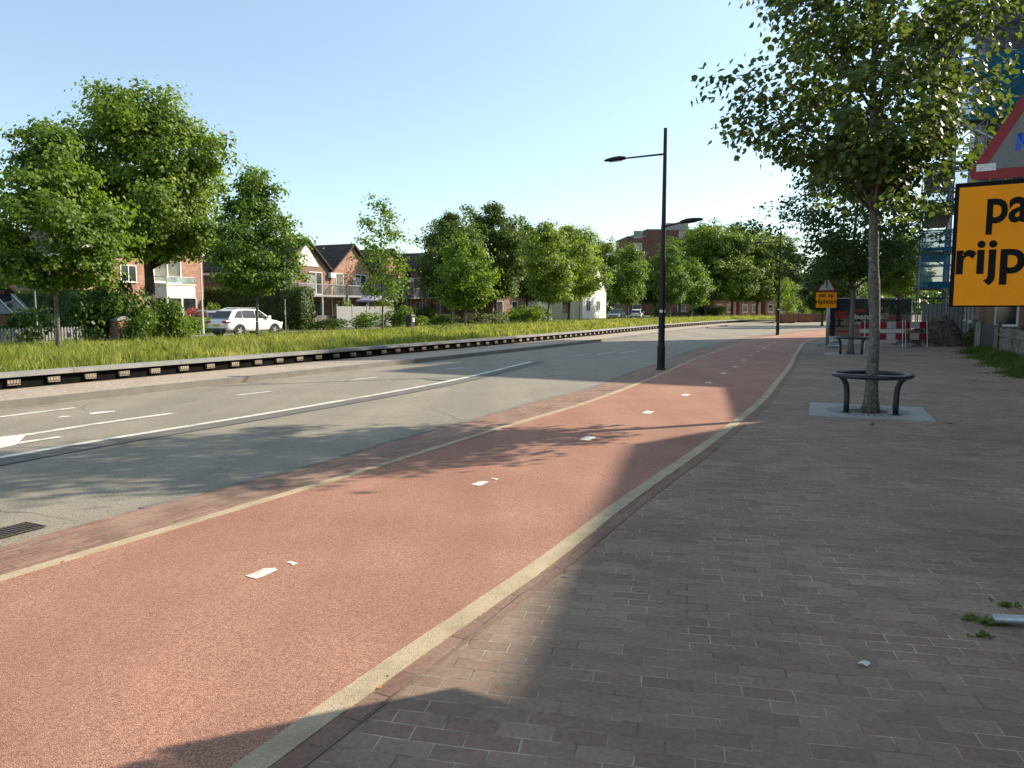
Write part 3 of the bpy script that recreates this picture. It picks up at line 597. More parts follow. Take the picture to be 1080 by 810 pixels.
# far wood closing the view along the horizon
rs = np.random.RandomState(77); pos=[]; nr=[]
for i in range(520):
    a = rs.uniform(-.95,.95); d = rs.uniform(230,300); c = np.array([math.sin(a)*d,math.cos(a)*d,0]); hgt = rs.uniform(6,11)
    q = c+rs.normal(size=(60,3))*np.array([3.5,3.5,2.4])+np.array([0,0,hgt*.55]); q[:,2]=np.clip(q[:,2],.2,hgt); pos.append(q); nr.append(rs.normal(size=(60,3))+np.array([0,0,.8]))
pos=np.concatenate(pos); nr=np.concatenate(nr); v,k,f = leaf_arrays(pos,nr,rs.uniform(.9,2.0,len(pos)),rs,LEAF4)
put_mesh('far_wood', faces_mesh('far_wood',v,k,f,M['leaf_dark']), (0,0,0), 'distant band of trees along the horizon', 'wood')['kind']='stuff'
gA = tree_meshes(41, 11, 3, 4.2, env_oval, 34, 10, 44, .34, .2, M['leaf_grey'], M['dbark'], rc=.9)
put_tree('willow_tree', gA, (-48,66,0), 'pale grey green tree far behind the leftmost roof', scale=1.15)

# ------------------------------------------------------------------ bushes and hedges
bA = bush_mesh('shrub',51,1.2,1.2,1.6,1500,.17,M['leaf_mid']); bB = bush_mesh('shrub',52,1.3,1.1,1.5,1400,.16,M['leaf_dark']); bC = bush_mesh('shrub',53,.9,.9,1.2,900,.15,M['leaf_lime'])
bG = bush_mesh('shrub',54,1.1,1.0,1.0,1100,.14,M['leaf_grey']); bP = bush_mesh('shrub',55,1.0,.9,1.1,1100,.13,M['petal'])
def bush(u,l,me,sc,lab,cat='shrub',group=None,rz=0,name='shrub',z=0):
    p = RU(u,l); return put_mesh(name,me,(p[0],p[1],z),lab,cat,rz,group,sc)
SH='shrubs around the foot of the big left tree'
bush(118,18,bB,(1.1,1.1,2.0),'tall dark shrub left of the big tree trunk, behind the brick gate pillar',group=SH)
bush(134,16.6,bA,(1.1,1.0,1.5),'shrub between the brick gate pillar and the big tree trunk',group=SH,rz=1)
bush(148,15.5,bA,(.8,.8,.9),'low leafy shrub at the left foot of the big tree',group=SH,rz=2)
bush(172,16,bA,(.9,.9,1.25),'shrub right of the big trunk below the bay window',group=SH,rz=3)
bush(186,15.4,bC,(1,1,.85),'bright low shrub below the white bay window',group=SH)
bush(98,17,bB,(1.1,1,1.6),'dark shrub left of the brick gate pillar',group=SH,rz=4)
bush(29,17.5,bB,(.95,.95,1.1),'round dark shrub behind the white picket fence near the left edge')
bush(211,29,bP,(1.25,1.1,1.5),'pink flowering bush beside the bay window house',name='flower_bush',cat='flower bush')
bush(227,28,bC,(.7,.7,1.7),'small rounded topiary bush behind the white SUV',name='topiary_bush')
bush(367,25,bC,(.55,.55,2.0),'slim upright conifer shrub in front of the grey garden screens',name='conifer_shrub')
FB='bushes along the far edge of the verge'
k_ = 0
for u,l,me,sc,lab in [(348,23,bB,(1.5,1,.55),'low dark bush before the picket fence of the balcony house'),(387,22,bA,(1.2,1,.8),'green bush left of the thin airy tree trunk'),
    (422,23,bA,(1.3,1.1,1.1),'green bush right of the thin airy tree trunk'),(440,22,bC,(1.2,1,.8),'yellow green bush beside the dark wheelie bin'),(452,26,bB,(1.8,1.2,1.2),'dark bush behind the wheelie bin'),
    (468,21,bB,(1.7,1,.7),'low dark bush between wheelie bin and lime tree'),(508,20,bG,(1.9,1.2,1.2),'pale grey green bush right of the lime tree trunk'),(524,21,bB,(2.2,1,.9),'dark low bush right of the pale bush'),
    (548,21,bA,(2.4,1.2,1.0),'green bush below the dark oak clump'),(562,22,bA,(2.2,1.2,1.2),'green bush left of the white house'),(694,17,bB,(2.5,1.2,1.3),'dark bush beside the two far parked cars'),
    (716,13,bG,(2.6,1.4,1.1),'pale bush behind the nearest lamp post'),(738,11,bB,(2.8,1.4,1.3),'dark bush under the far grove'),(752,9,bA,(2.8,1.4,1.2),'green bush at the end of the grass verge')]:
    bush(u,l,me,sc,lab,group=FB,rz=k_*1.1); k_+=1
p = R(36,24); box_hedge('tall_hedge', 1.5, 12.5, 3.15, 12000, .16, M['hedge'], 61, (p[0],p[1],0), TH, 'tall clipped dark hedge behind the white SUV')
p = R(24.5-4.5,25.5); box_hedge('clipped_hedge', 1.2, 14, 2.6, 9000, .16, M['hedge'], 62, (p[0],p[1],0), TH, 'dark clipped hedge below the brown wall at far left')
p = R(S(190,24.5),24.5); box_hedge('low_hedge', 6.5, .9, 1.0, 3500, .13, M['leaf_lime'], 63, (p[0],p[1],0), TH, 'low bright hedge in front of the bay window house')

# ------------------------------------------------------------------ grass
rs = np.random.RandomState(5); n = 210000
s_ = -6+ (rs.uniform(size=n)**1.45)*104; l_ = .02+rs.uniform(size=n)**1.05*16.3
bi = bar_c; bs = np.array([(b[0]-O0[0])*EX[0]+(b[1]-O0[1])*EX[1] for b in bi]); bl = np.array([(b[0]-O0[0])*NL[0]+(b[1]-O0[1])*NL[1] for b in bi])
lo_ = np.interp(s_,bs,bl)+.22
gx = O0[0]+s_*EX[0]+(l_+lo_)*NL[0]; gy = O0[1]+s_*EX[1]+(l_+lo_)*NL[1]; gz_ = profile(l_+.2)-.02
clump = .5+.5*np.sin(gx*.9+1.3*np.sin(gy*.7))*np.sin(gy*1.1+np.sin(gx*.8)*1.7); c2 = .5+.5*np.sin(gx*2.7+gy*.4)*np.sin(gy*2.3-gx)
hgt = (.12+.22*clump+.12*c2)*rs.uniform(.6,1.35,n)*np.interp(l_,[0,.6,4,8,16],[.55,1.0,1.0,.8,.75]); wdt = np.clip(gy*.0011,.012,.06)*rs.uniform(.7,1.5,n)
tall = rs.uniform(size=n)<.05; hgt[tall]*=1.55; wdt[tall]*=.6
az = rs.uniform(0,6.283,n); ln = rs.normal(size=(n,2))*.32
V = np.zeros((n,5,3)); bx = np.cos(az)*wdt; by = np.sin(az)*wdt
V[:,0] = np.stack([gx-bx/2,gy-by/2,gz_],1); V[:,1] = np.stack([gx+bx/2,gy+by/2,gz_],1)
mx_ = gx+ln[:,0]*hgt*.35; my_ = gy+ln[:,1]*hgt*.35
V[:,2] = np.stack([mx_+bx*.4,my_+by*.4,gz_+hgt*.6],1); V[:,3] = np.stack([mx_-bx*.4,my_-by*.4,gz_+hgt*.6],1)
V[:,4] = np.stack([gx+ln[:,0]*hgt,gy+ln[:,1]*hgt,gz_+hgt],1)
me = faces_mesh('verge_grass', V.reshape(-1,3), 5, [(0,1,2),(0,2,3),(3,2,4)], M['grass'])
put_mesh('verge_grass', me, (0,0,0), 'long sunlit grass on the verge behind the low black barrier', 'grass')['kind']='stuff'
# broad leaved weed patches in the grass
pos=[]; nr=[]
for i in range(95):
    s0 = -3+rs.uniform()**1.3*75; l0 = rs.uniform(1.0,15.5); c = np.array(R(s0,l0,gz(l0)+.18)); k = 55; r_ = rs.uniform(.2,.55)
    d = rs.normal(size=(k,3))*np.array([r_,r_,.16]); pos.append(c+d+np.array([0,0,rs.uniform(0,.2)])); nr.append(rs.normal(size=(k,3))*.7+np.array([0,0,.7]))
pos=np.concatenate(pos); nr=np.concatenate(nr); v,k,f = leaf_arrays(pos,nr,rs.uniform(.05,.10,len(pos)),rs,LEAF4,.0)
put_mesh('verge_weeds', faces_mesh('verge_weeds',v,k,f,M['weed']), (0,0,0), 'darker broad leaved weeds growing among the verge grass', 'weeds')['kind']='stuff'

# ------------------------------------------------------------------ black guard kerb with pale blocks and grey coping
t = thing('guard_barrier', (0,0,0), 'long low black barrier with grey coping and pale blocks along the grass', 'barrier')
bc = bar_c[20:]; d_ = np.concatenate([[0],np.cumsum(np.linalg.norm(np.diff(bc,axis=0),axis=1))])
def along(s): return np.array([np.interp(s,d_,bc[:,0]),np.interp(s,d_,bc[:,1])])
d0 = d_[np.argmin(np.linalg.norm(bc-np.array(O0),axis=1))]
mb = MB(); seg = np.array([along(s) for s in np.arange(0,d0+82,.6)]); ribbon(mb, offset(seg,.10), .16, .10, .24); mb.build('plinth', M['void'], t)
for i in range(34):
    a = d0-9+i*2.6; sg = np.array([along(a+.006+q*(2.588/5)) for q in range(6)]); mb = MB(); ribbon(mb, offset(sg,.07), .34, .335, .085); mb.build('coping', M['concrete'], t)
M['pier'] = brick_mat('pale_block', (.26,.215,.165),(.34,.29,.23),(.10,.085,.07), .08,.10,.012, axis='wall', bump=.4)
for i in range(100):
    a = d0-6.0+.78*i; p = along(a); q = along(a+.1); e = (q-p)/np.linalg.norm(q-p); n = np.array([e[1],-e[0]])
    mb = MB(); c = p+n*.005; hw=.12
    vs = [(*(c+e*sx*hw+n*sy),z) for z in (.175,.280) for sx,sy in ((-1,-.02),(1,-.02),(1,.035),(-1,.035))]
    mb.add(vs,[(0,3,2,1),(4,5,6,7),(0,1,5,4),(1,2,6,5),(2,3,7,6),(3,0,4,7)]); mb.build('block', M['pier'], t)

# ------------------------------------------------------------------ street lamps
def make_lamp(loc, label):
    t = thing('street_lamp', loc, label, 'street lamp', TH, 'black street lamps between road and cycle path')
    mb = MB(); mb.lathe([(0,0),(.125,0),(.125,.03),(.105,.06),(.105,.62),(.092,.66)],20); mb.build('base', M['black'], t, smooth=False)
    mb = MB(); mb.lathe([(.088,.62),(.086,1.9),(.080,1.98),(.066,3.3),(.056,4.2),(.046,6.32),(.0,6.33)],18); mb.build('pole', M['black'], t, smooth=False)
    def arm(sy, z, ln, rise, tilt, hl, hw, part):
        mb = MB(); mb.tube([(0,0,z),(0,sy*ln,z+rise)],[.026,.022],10); a = mb.build('arm', M['black'], t, smooth=True)
        mb = MB(); st = [(0,.03,.03),(.06,.07,.055),(.3,hw,.085),(.6,hw*.97,.075),(.88,hw*.7,.05),(1,hw*.2,.02)]
        rings = []
        for q,wd,th in st:
            y = sy*(ln+q*hl); zc = z+rise+q*hl*tilt
            rings.append([(wd*math.cos(b_), y, zc+th*(math.sin(b_) if math.sin(b_)>0 else .55*math.sin(b_))) for b_ in np.linspace(0,2*math.pi,13)[:-1]])
        vs = [p for r in rings for p in r]; n=12
        mb.add(vs,[(i*n+k,i*n+(k+1)%n,(i+1)*n+(k+1)%n,(i+1)*n+k) for i in range(len(rings)-1) for k in range(n)]+[tuple(range(n)),tuple((len(rings)-1)*n+k for k in range(n))])
        h = mb.build('lamp_head', M['black'], t, smooth=True)
        mb = MB(); y0=ln+hl*.2; y1=ln+hl*.75; zc=z+rise
        mb.add([(-hw*.6,sy*y0,zc+.2*hl*tilt-.050),(hw*.6,sy*y0,zc+.2*hl*tilt-.050),(hw*.5,sy*y1,zc+.75*hl*tilt-.050),(-hw*.5,sy*y1,zc+.75*hl*tilt-.050)],[(0,1,2,3)])
        mb.build('lens', M['lens'], h)
    arm(1, 5.66, 1.05, -.02, -.04, .62, .115, 0)     # over the road
    arm(-1, 3.78, .42, .09, .10, .62, .115, 0)       # over the cycle path
    mb = MB(); mb.box(-.06,.02,-.088,-.084,1.52,1.60); mb.box(-.092,-.088,-.04,.04,1.53,1.60); mb.build('sticker', M['paper'], t)
    return t
lamp = make_lamp((*P(697,390),.004), 'black street lamp nearest the camera, with two arms')
l2 = copy_tree(lamp); l2.location = (*P(820,353.5),.004); l2['label'] = 'farther black street lamp near the corten planters'
def thin_lamp(u,l,h,label,m,arm=False):
    p = RU(u,l); t = thing('lamp_post', (p[0],p[1],0), label, 'lamp post', TH)
    mb = MB(); mb.lathe([(.07,0),(.065,.9),(.05,1.0),(.035,h),(0,h+.01)],10); mb.build('pole', m, t)
    mb = MB(); mb.lathe([(.05,h-.05),(.16,h),(.15,h+.10),(.05,h+.16),(0,h+.17)],12); mb.build('lamp_head', M['grey'], t); return t
thin_lamp(215,23.2,6.4,'slim pale lamp post in front of the bay window house',M['trim'])
thin_lamp(40,23.5,4.9,'slim grey lamp post in front of the brown wall at far left',M['grey'])
thin_lamp(604,15,6.5,'slim pale lamp post before the white gabled house',M['trim'])
# ------------------------------------------------------------------ round benches with their tree plates
def make_bench(loc, label):
    t = thing('round_bench', loc, label, 'bench', rad(0), 'round steel benches around pavement trees'); n=48
    mb = MB(); ring=[]
    for i in range(n):
        a=2*math.pi*i/n; c=Vector((math.cos(a)*.545,math.sin(a)*.545,.585)); x=Vector((math.cos(a),math.sin(a),0))
        for k in range(12):
            b_=2*math.pi*k/12; ring.append(c+x*.048*math.cos(b_)+Vector((0,0,.038*math.sin(b_))))
    mb.add(ring,[(i*12+k,((i+1)%n)*12+k,((i+1)%n)*12+(k+1)%12,i*12+(k+1)%12) for i in range(n) for k in range(12)]); mb.build('seat_ring', M['dblue'], t, smooth=True)
    for a in (65,185,-55):
        a=rad(a); mb=MB(); c,s=math.cos(a),math.sin(a)
        mb.tube([(c*r,s*r,z) for r,z in ((.40,-.01),(.40,.2),(.403,.34),(.42,.44),(.46,.52),(.52,.57))],[.042,.042,.042,.042,.04,.036],12); l=mb.build('leg', M['dblue'], t, smooth=True)
        mb=MB(); mb.lathe([(0,.012),(.075,.012),(.075,0)],14,(c*.40,s*.40,0)); mb.build('foot_plate', M['dblue'], l)
    return t
def make_grate(loc, label, rz):
    t = thing('tree_grate', loc, label, 'tree grate', rz, 'grey plates around the pavement trees'); mb=MB(); n=64; sq=.86; r0=.62
    def sqp(a): 
        c,s=math.cos(a),math.sin(a); k=sq/max(abs(c),abs(s)); return (c*k,s*k)
    vs=[]
    for i in range(n):
        a=2*math.pi*i/n+.0001; vs += [(math.cos(a)*r0,math.sin(a)*r0,.012),(*sqp(a),.012),(*sqp(a),-.01)]
    mb.add(vs,[(3*i,3*((i+1)%n),3*((i+1)%n)+1,3*i+1) for i in range(n)]+[(3*i+1,3*((i+1)%n)+1,3*((i+1)%n)+2,3*i+2) for i in range(n)]); mb.build('plate', M['steelplate'], t)
    mb=MB()
    for i in range(36):
        a0=2*math.pi*i/36; a1=a0+2*math.pi/36*.72
        mb.add([(math.cos(a)*r,math.sin(a)*r,.0115) for a,r in ((a0,.30),(a1,.30),(a1,.625),(a0,.625))],[(0,1,2,3)])
    mb.build('slotted_ring', M['steelplate'], t)
    mb=MB(); mb.lathe([(0,.003),(.64,.003)],32); mb.build('soil_disc', M['rubble'], t); return t
bx_,by_ = P(918,436); b1 = make_bench((bx_,by_,.024), 'round black steel bench nearest the camera around a trunk')
gr = make_grate((bx_+.0,by_+.1,.013), 'grey slotted plate under the nearest round bench', rad(-22))
b2 = copy_tree(b1); b2.location=(12.08,27.0,.024); b2['label']='farther round black bench, in front of the red white barriers'
g2 = copy_tree(gr); g2.location=(12.08,27.0,.013); g2['label']='pale plate under the farther round bench'
# ------------------------------------------------------------------ warning signs
def text_mesh(body, size, bold=.0, space=1.0, align='LEFT'):
    c = bpy.data.curves.new('t','FONT'); c.body=body; c.size=size; c.offset=bold; c.space_character=space; c.extrude=.0008; c.align_x=align; c.resolution_u=4
    o = bpy.data.objects.new('t',c); COL.objects.link(o); dg = bpy.context.evaluated_depsgraph_get(); me = bpy.data.meshes.new_from_object(o.evaluated_get(dg))
    bpy.data.objects.remove(o); bpy.data.curves.remove(c); return me
def place_text(me, name, m, parent, x, y, z, width=None, height=None):
    me = me.copy(); xs=[v.co.x for v in me.vertices]; ys=[v.co.y for v in me.vertices]; x0=min(xs); 
    sx = width/(max(xs)-x0) if width else 1; sy = height if height else 1
    for v in me.vertices: v.co = Vector((x+(v.co.x-x0)*sx, y-v.co.z, z+v.co.y*sy))
    me.materials.clear(); me.materials.append(m); me.name=name
    return share(name, me, parent)
def rtri(side, r, n=6, inset=0):
    hgt=side*math.sqrt(3)/2; pts=[]; c=[(-side/2,0),(side/2,0),(0,hgt)]; cen=(0,hgt/3); out=[]
    for i,(x,y) in enumerate(c):
        d=Vector((cen[0]-x,cen[1]-y)).normalized(); k=Vector((x,y))+d*(2*r+2*inset); base=math.atan2(-d.y,-d.x)
        for j in range(n+1): a=base-rad(60)+rad(120)*j/n; out.append((k.x+r*math.cos(a),k.y+r*math.sin(a)))
    return out
def make_sign(loc, rz, label):
    W=.86; Hb=.675; z0=1.645
    t = thing('warning_sign', loc, label, 'warning sign', rz, 'triangle and orange board warning signs'); x0=-W/2
    mb=MB(); mb.box(x0,-x0,-.012,.0,z0,z0+Hb); mb.build('frame', M['letter'], t, bevel=.006)
    mb=MB(); mb.box(x0+.022,-x0-.022,-.0165,-.012,z0+.008,z0+Hb-.026); bd=mb.build('board', M['orange'], t)
    place_text(text_mesh('pas op',.262,.006,1.0), 'lettering', M['letter'], bd, -.275, -.0175, z0+.455, width=.55)
    place_text(text_mesh('rijplaten',.262,.006,1.0), 'lettering', M['letter'], bd, -.405, -.0175, z0+.185, width=.80)
    side=.78; zt=z0+Hb+.008
    mb=MB(); mb.prism([(x,z+zt) for x,z in rtri(side,.035)],'y',-.018,-.004); tr=mb.build('triangle', M['signred'], t)
    mb=MB(); mb.prism([(x,z+zt) for x,z in rtri(side,.012,inset=.052)],'y',-.0205,-.0185); mb.build('white_field', M['signgrey'], tr)
    mb=MB(); mb.prism([(-.022,zt+.22),(.022,zt+.22),(.034,zt+.44),(-.034,zt+.44)],'y',-.0225,-.0207)
    mb.prism([(.03*math.cos(a),zt+.165+.03*math.sin(a)) for a in np.linspace(0,6.283,13)[:-1]],'y',-.0225,-.0207); mb.build('exclamation_mark', M['letter'], tr)
    mb=MB(); mb.tube([(.10,.035,.0),(.10,.035,2.9)],.030,12); mb.build('post', M['galv'], t, smooth=True)
    for zc in (1.8,2.2,2.5):
        mb=MB(); mb.box(.05,.15,.0,.07,zc-.015,zc+.015); mb.build('clamp', M['galv'], t)
    return t
sx_,sy_ = 2.445+.43*math.cos(rad(33)), 4.27-.43*math.sin(rad(33))
def feet(t, pts):
    for k,(a,b) in enumerate(pts):
        mb=MB(); mb.tube([(*a,.033+k*.05),(*b,.033+k*.05)],.0245,12); mb.build('foot', M['galv'], t, smooth=True)
sg = make_sign((sx_,sy_,.012), rad(-33), 'large orange roadworks sign close up at the right edge, with blue scrawl')
sg2 = copy_tree(sg); sg2.location=(13.05,31.7,.012); sg2.rotation_euler[2]=rad(-14); sg2['label']='small far orange roadworks sign standing by the fence corner'
def tolocal(p):
    c_,n_=math.cos(rad(-33)),math.sin(rad(-33)); dx,dy=p[0]-sx_,p[1]-sy_; return (dx*c_+dy*n_, -dx*n_+dy*c_)
for tt_ in (sg,sg2): feet(tt_, [(tolocal((2.50,3.80)),tolocal((3.25,3.72))),(tolocal((2.95,3.2)),tolocal((3.12,4.1)))])
zt=1.645+.675+.008
mb=MB()
def stroke(pts,wd):
    for a,b in zip(pts[:-1],pts[1:]): mb.prism(_seg(a,b,wd),'y',-.0232,-.0212)
def _seg(a,b,wd):
    d=Vector((b[0]-a[0],b[1]-a[1])).normalized(); n=Vector((-d.y,d.x))*wd/2; e=d*wd*.25
    return [(a[0]-e.x+n.x,a[1]-e.y+n.y),(b[0]+e.x+n.x,b[1]+e.y+n.y),(b[0]+e.x-n.x,b[1]+e.y-n.y),(a[0]-e.x-n.x,a[1]-e.y-n.y)]
gx0=-.152; gz0=zt+.145
for pl in ([(0,0),(.005,.075)],[(.005,.075),(.03,.03),(.055,.08)],[(.055,.08),(.06,0)],[(.09,0),(.115,.075),(.14,0)],[(.098,.025),(.13,.03)],[(.165,.0),(.165,.08),(.21,.06),(.17,.035)],[(.17,.035),(.215,0)]):
    stroke([(gx0+x,gz0+z) for x,z in pl],.022)
mb.build('graffiti', M['bluepaint'], sg)
M['backlit_sheet'] = mat('dirty_backlit_sheeting', (.17,.17,.165), .6, .2, 4, .1, 50, stain=(.10,.10,.098), sscale=4, samt=.6)  # backlit shade put into the near field's grey, with dirt blotches
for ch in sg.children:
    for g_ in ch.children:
        if g_.name.startswith('white_field'): g_.data=g_.data.copy(); g_.data.materials[0]=M['backlit_sheet']
mb=MB(); mb.prism([(-.335,zt+.045),(-.245,zt+.045),(-.245,zt+.083),(-.335,zt+.083)],'y',-.0222,-.0208); mb.build('sticker', M['sticker'], sg)
# ------------------------------------------------------------------ building site: mesh fence, barriers, rubble
def site_fence(loc, rz, label, banner):
    t = thing('site_fence', loc, label, 'mesh fence', rz, 'mesh fence panels of the building site'); Lf=3.5; Hf=2.05
    for x in (0,Lf):
        mb=MB(); mb.tube([(x,0,.05),(x,0,Hf+.05)],.021,10); mb.build('upright', M['galv'], t, smooth=True)
    for z in (.12,1.1,Hf):
        mb=MB(); mb.tube([(0.02,0,z),(Lf-.02,0,z)],.019,8); mb.build('rail', M['galv'], t, smooth=True)
    mb=MB()
    for i in range(1,34): mb.bar((i*Lf/34,0,.12),(i*Lf/34,0,Hf),.006,.006)
    mb.build('wire_mesh', M['galv'], t)
    for x in (.0,Lf):
        mb=MB(); mb.box(x-.12,x+.12,-.35,.35,.0,.13); mb.build('foot_block', M['concrete'], t, bevel=.02)
    if banner:
        mb=MB(); n=30
        for j in range(2):
            for i in range(n+1):
                x=.05+(Lf-.1)*i/n; mb.v.append((x,-.03-.025*math.sin(i*.9)*.6,.42+j*1.6+.015*math.sin(i*1.7)))
        mb.f=[(i,i+1,n+1+i+1,n+1+i) for i in range(n)]; mb.m=[0]*n; b=mb.build('banner', M['banner'], t, smooth=True)
        place_text(text_mesh('banofs',.30,.010),'lettering',M['bannerink'],b,1.02,-.075,1.18,width=1.2)
        place_text(text_mesh('niet zo voor spanning!',.20,.005),'lettering',M['bannerink'],b,1.02,-.075,.96,width=1.75)
        for x0,x1,z0,z1,m in ((.2,.75,1.2,1.5,'bannerred'),(.3,1.0,.62,.7,'bannerred'),(1.0,1.5,1.45,1.62,'bannerred'),(2.15,2.5,1.18,1.42,'bannertan'),(2.5,3.1,1.2,1.26,'bannerred')):
            mb=MB(); mb.box(x0,x1,-.062,-.058,z0,z1); mb.build('printed_block', M[m], b)
    return t
site_fence((13.5,32.4,.012), rad(0), 'mesh fence panel with dark printed banner facing the pavement', True)
site_fence((13.42,32.45,.012), rad(62), 'mesh fence panel receding along the cycle path beside the far warning sign', True)
for i,(x,y,rz,lab) in enumerate([(14.35,31.35,rad(1),'red and white board barrier on trestle legs left of the near trunk'),(16.15,31.6,rad(3),'red and white board barrier at the right corner of the mesh fence')]):
    t = thing('board_barrier',(x,y,.012),lab,'road barrier',rz,'red white board barriers'); Lb=1.85 if i==0 else 1.2
    for z0,z1 in ((.80,1.08),(.33,.60)):
        n=5 if i==0 else 3
        bm_=MB(); bm_.box(0,Lb,-.012,.012,z0,z1); bd=bm_.build('board', M['signgrey'], t)
        for k in range(n):
            if k%2==0:
                mb=MB(); mb.box(k*Lb/n+.003,(k+1)*Lb/n-.003,-.0150,-.0122,z0+.004,z1-.004); mb.build('red_stripe', M['signred'], bd)
    if i==0:
        mb=MB(); mb.box(0,Lb,-.010,.010,.63,.77); mb.build('rail', M['tarp'], t)
    for x in (.18,Lb-.1):
        mb=MB(); mb.tube([(x,-.02,1.12),(x-.16,-.42,.0)],.02,8); mb.build('leg', M['galv'], t); mb=MB(); mb.tube([(x,.02,1.12),(x+.1,.42,.0)],.02,8); mb.build('leg', M['galv'], t)
        mb=MB(); mb.tube([(x-.14,-.38,.10),(x+.09,.38,.10)],.014,6); mb.build('brace', M['galv'], t)
# rubble heap
rs=np.random.RandomState(8); mb=MB(); n=26
for i in range(n+1):
    for j in range(n+1):
        x=(i/n-.5)*3.4; y=(j/n-.5)*2.4; r=math.hypot(x/1.7,y/1.2); z=1.12*max(0,1-r**1.5)*(1+.35*math.sin(x*3+y*2)*math.cos(y*4))+rs.uniform(-.05,.07)*(r<1)
        mb.v.append((x+rs.uniform(-.03,.03),y+rs.uniform(-.03,.03),max(z,-.03)))
mb.f=[(i*(n+1)+j,(i+1)*(n+1)+j,(i+1)*(n+1)+j+1,i*(n+1)+j+1) for i in range(n) for j in range(n)]; mb.m=[0]*len(mb.f)
for k in range(170):
    x,y=rs.uniform(-1.6,1.6),rs.uniform(-1.2,.7); r=math.hypot(x/1.7,y/1.2)
    if r>1: continue
    z=1.10*max(0,1-r**1.5); s=rs.uniform(.05,.17); R_=Matrix.Rotation(rs.uniform(0,6),3,'Z')@Matrix.Rotation(rs.uniform(0,6),3,'X')
    b=len(mb.v); sc_=rs.uniform(.5,1.3,3)
    for q in [(-1,-1,-1),(1,-1,-1),(1,1,-1),(-1,1,-1),(-.8,-.8,1),(.9,-.7,1),(.7,.9,1),(-.9,.8,1)]: mb.v.append(tuple(R_@Vector([q[i]*s*sc_[i]*.6 for i in range(3)])+Vector((x,y,z))))
    mb.f += [tuple(b+i for i in f) for f in [(0,3,2,1),(4,5,6,7),(0,1,5,4),(1,2,6,5),(2,3,7,6),(3,0,4,7)]]; mb.m += [0]*6
o=mb.build('rubble_heap', M['rubble']); o.location=(18.75,33.6,.0); tag(o,'dark brown heap of rubble at the foot of the scaffold','rubble')
put_mesh('shrub', bB, (19.15,31.3,.0), 'dark green bush between rubble heap and brick corner', 'shrub', scale=(.42,.42,.75))

# ------------------------------------------------------------------ scaffolded building
GA=rad(-28); K=(18.75,35.2)
def A(gx,hy,z=0.): return (K[0]+gx*math.cos(GA)-hy*math.sin(GA), K[1]+gx*math.sin(GA)+hy*math.cos(GA), z)
def window(parent, face, a, z, w_, h_, off, frame, pane, fw=.07, mull=0):
    """face 'x-','y-' : wall normal; a = position along the wall; off = wall plane"""
    mb=MB(); d=.05
    def bx(m,a0,a1,z0,z1,p0,p1):
        if face=='y-': m.box(a0,a1,off-p1,off-p0,z0,z1)
        elif face=='x-': m.box(off-p1,off-p0,a0,a1,z0,z1)
        elif face=='x+': m.box(off+p0,off+p1,a0,a1,z0,z1)
    bx(mb,a,a+fw,z,z+h_,-.02,d); bx(mb,a+w_-fw,a+w_,z,z+h_,-.02,d); bx(mb,a+fw,a+w_-fw,z,z+fw,-.02,d-.002); bx(mb,a+fw,a+w_-fw,z+h_-fw,z+h_,-.02,d-.002)
    for k in range(mull):
        c=a+w_*(k+1)/(mull+1); bx(mb,c-fw/2,c+fw/2,z+fw,z+h_-fw,-.018,d-.004)
    bx(mb,a-.04,a+w_+.04,z-.05,z,-.02,d+.05)
    f=mb.build('window', frame, parent); mb=MB(); bx(mb,a+fw*.5,a+w_-fw*.5,z+fw*.5,z+h_-fw*.5,-.015,.012); mb.build('pane', pane, f); return f
t = thing('scaffolded_building',(K[0],K[1],0),'tall building under renovation behind the scaffold at the right edge','building',GA)
mb=MB(); mb.box(2.3,16,1.6,15,0,15.4); mb.build('wall', M['grey'], t)
mb=MB(); mb.box(2.1,16.2,1.4,15.2,15.4,15.75); mb.build('parapet', M['anth'], t)
mb=MB(); mb.box(4.8,16,-3.1,1.58,0,15.3); mb.build('wing', M['brick_dark'], t)
for fl in range(5):
    window(t,'y-',2.9,1.0+fl*3.0,1.3,1.7,1.6,M['trim'],M['curtain'])
    for k in range(2): window(t,'x-',2.2+k*4.2,1.0+fl*3.0,2.2,1.7,2.3,M['trim'],M['glass'],mull=1)
    for k in range(2): window(t,'y-',5.6+k*3.5,1.0+fl*3.0,1.8,1.6,-3.1,M['trim'],M['glass'],mull=1)
    window(t,'x-',-2.2,1.0+fl*3.0,1.6,1.6,4.8,M['trim'],M['glass'],mull=1)
sc = thing('scaffold',(K[0],K[1],0),'tube scaffold with teal and grey nets around the building at the right edge','scaffold',GA)
lifts=[2.6,4.15,6.0,7.9,9.9,11.9,13.9,15.6]; gxs=[0,1.15,2.3,3.5,4.6]
for gx_ in gxs:
    for hy in (0,1.15):
        mb=MB(); mb.tube([(gx_,hy,0),(gx_,hy,18.2)],.032,8); u_=mb.build('upright', M['dgalv'], sc)
for hy in (3.5,6.0,8.5):
    for gx_ in (0,1.15):
        mb=MB(); mb.tube([(gx_,hy,0),(gx_,hy,17.6)],.032,8); mb.build('upright', M['dgalv'], sc)
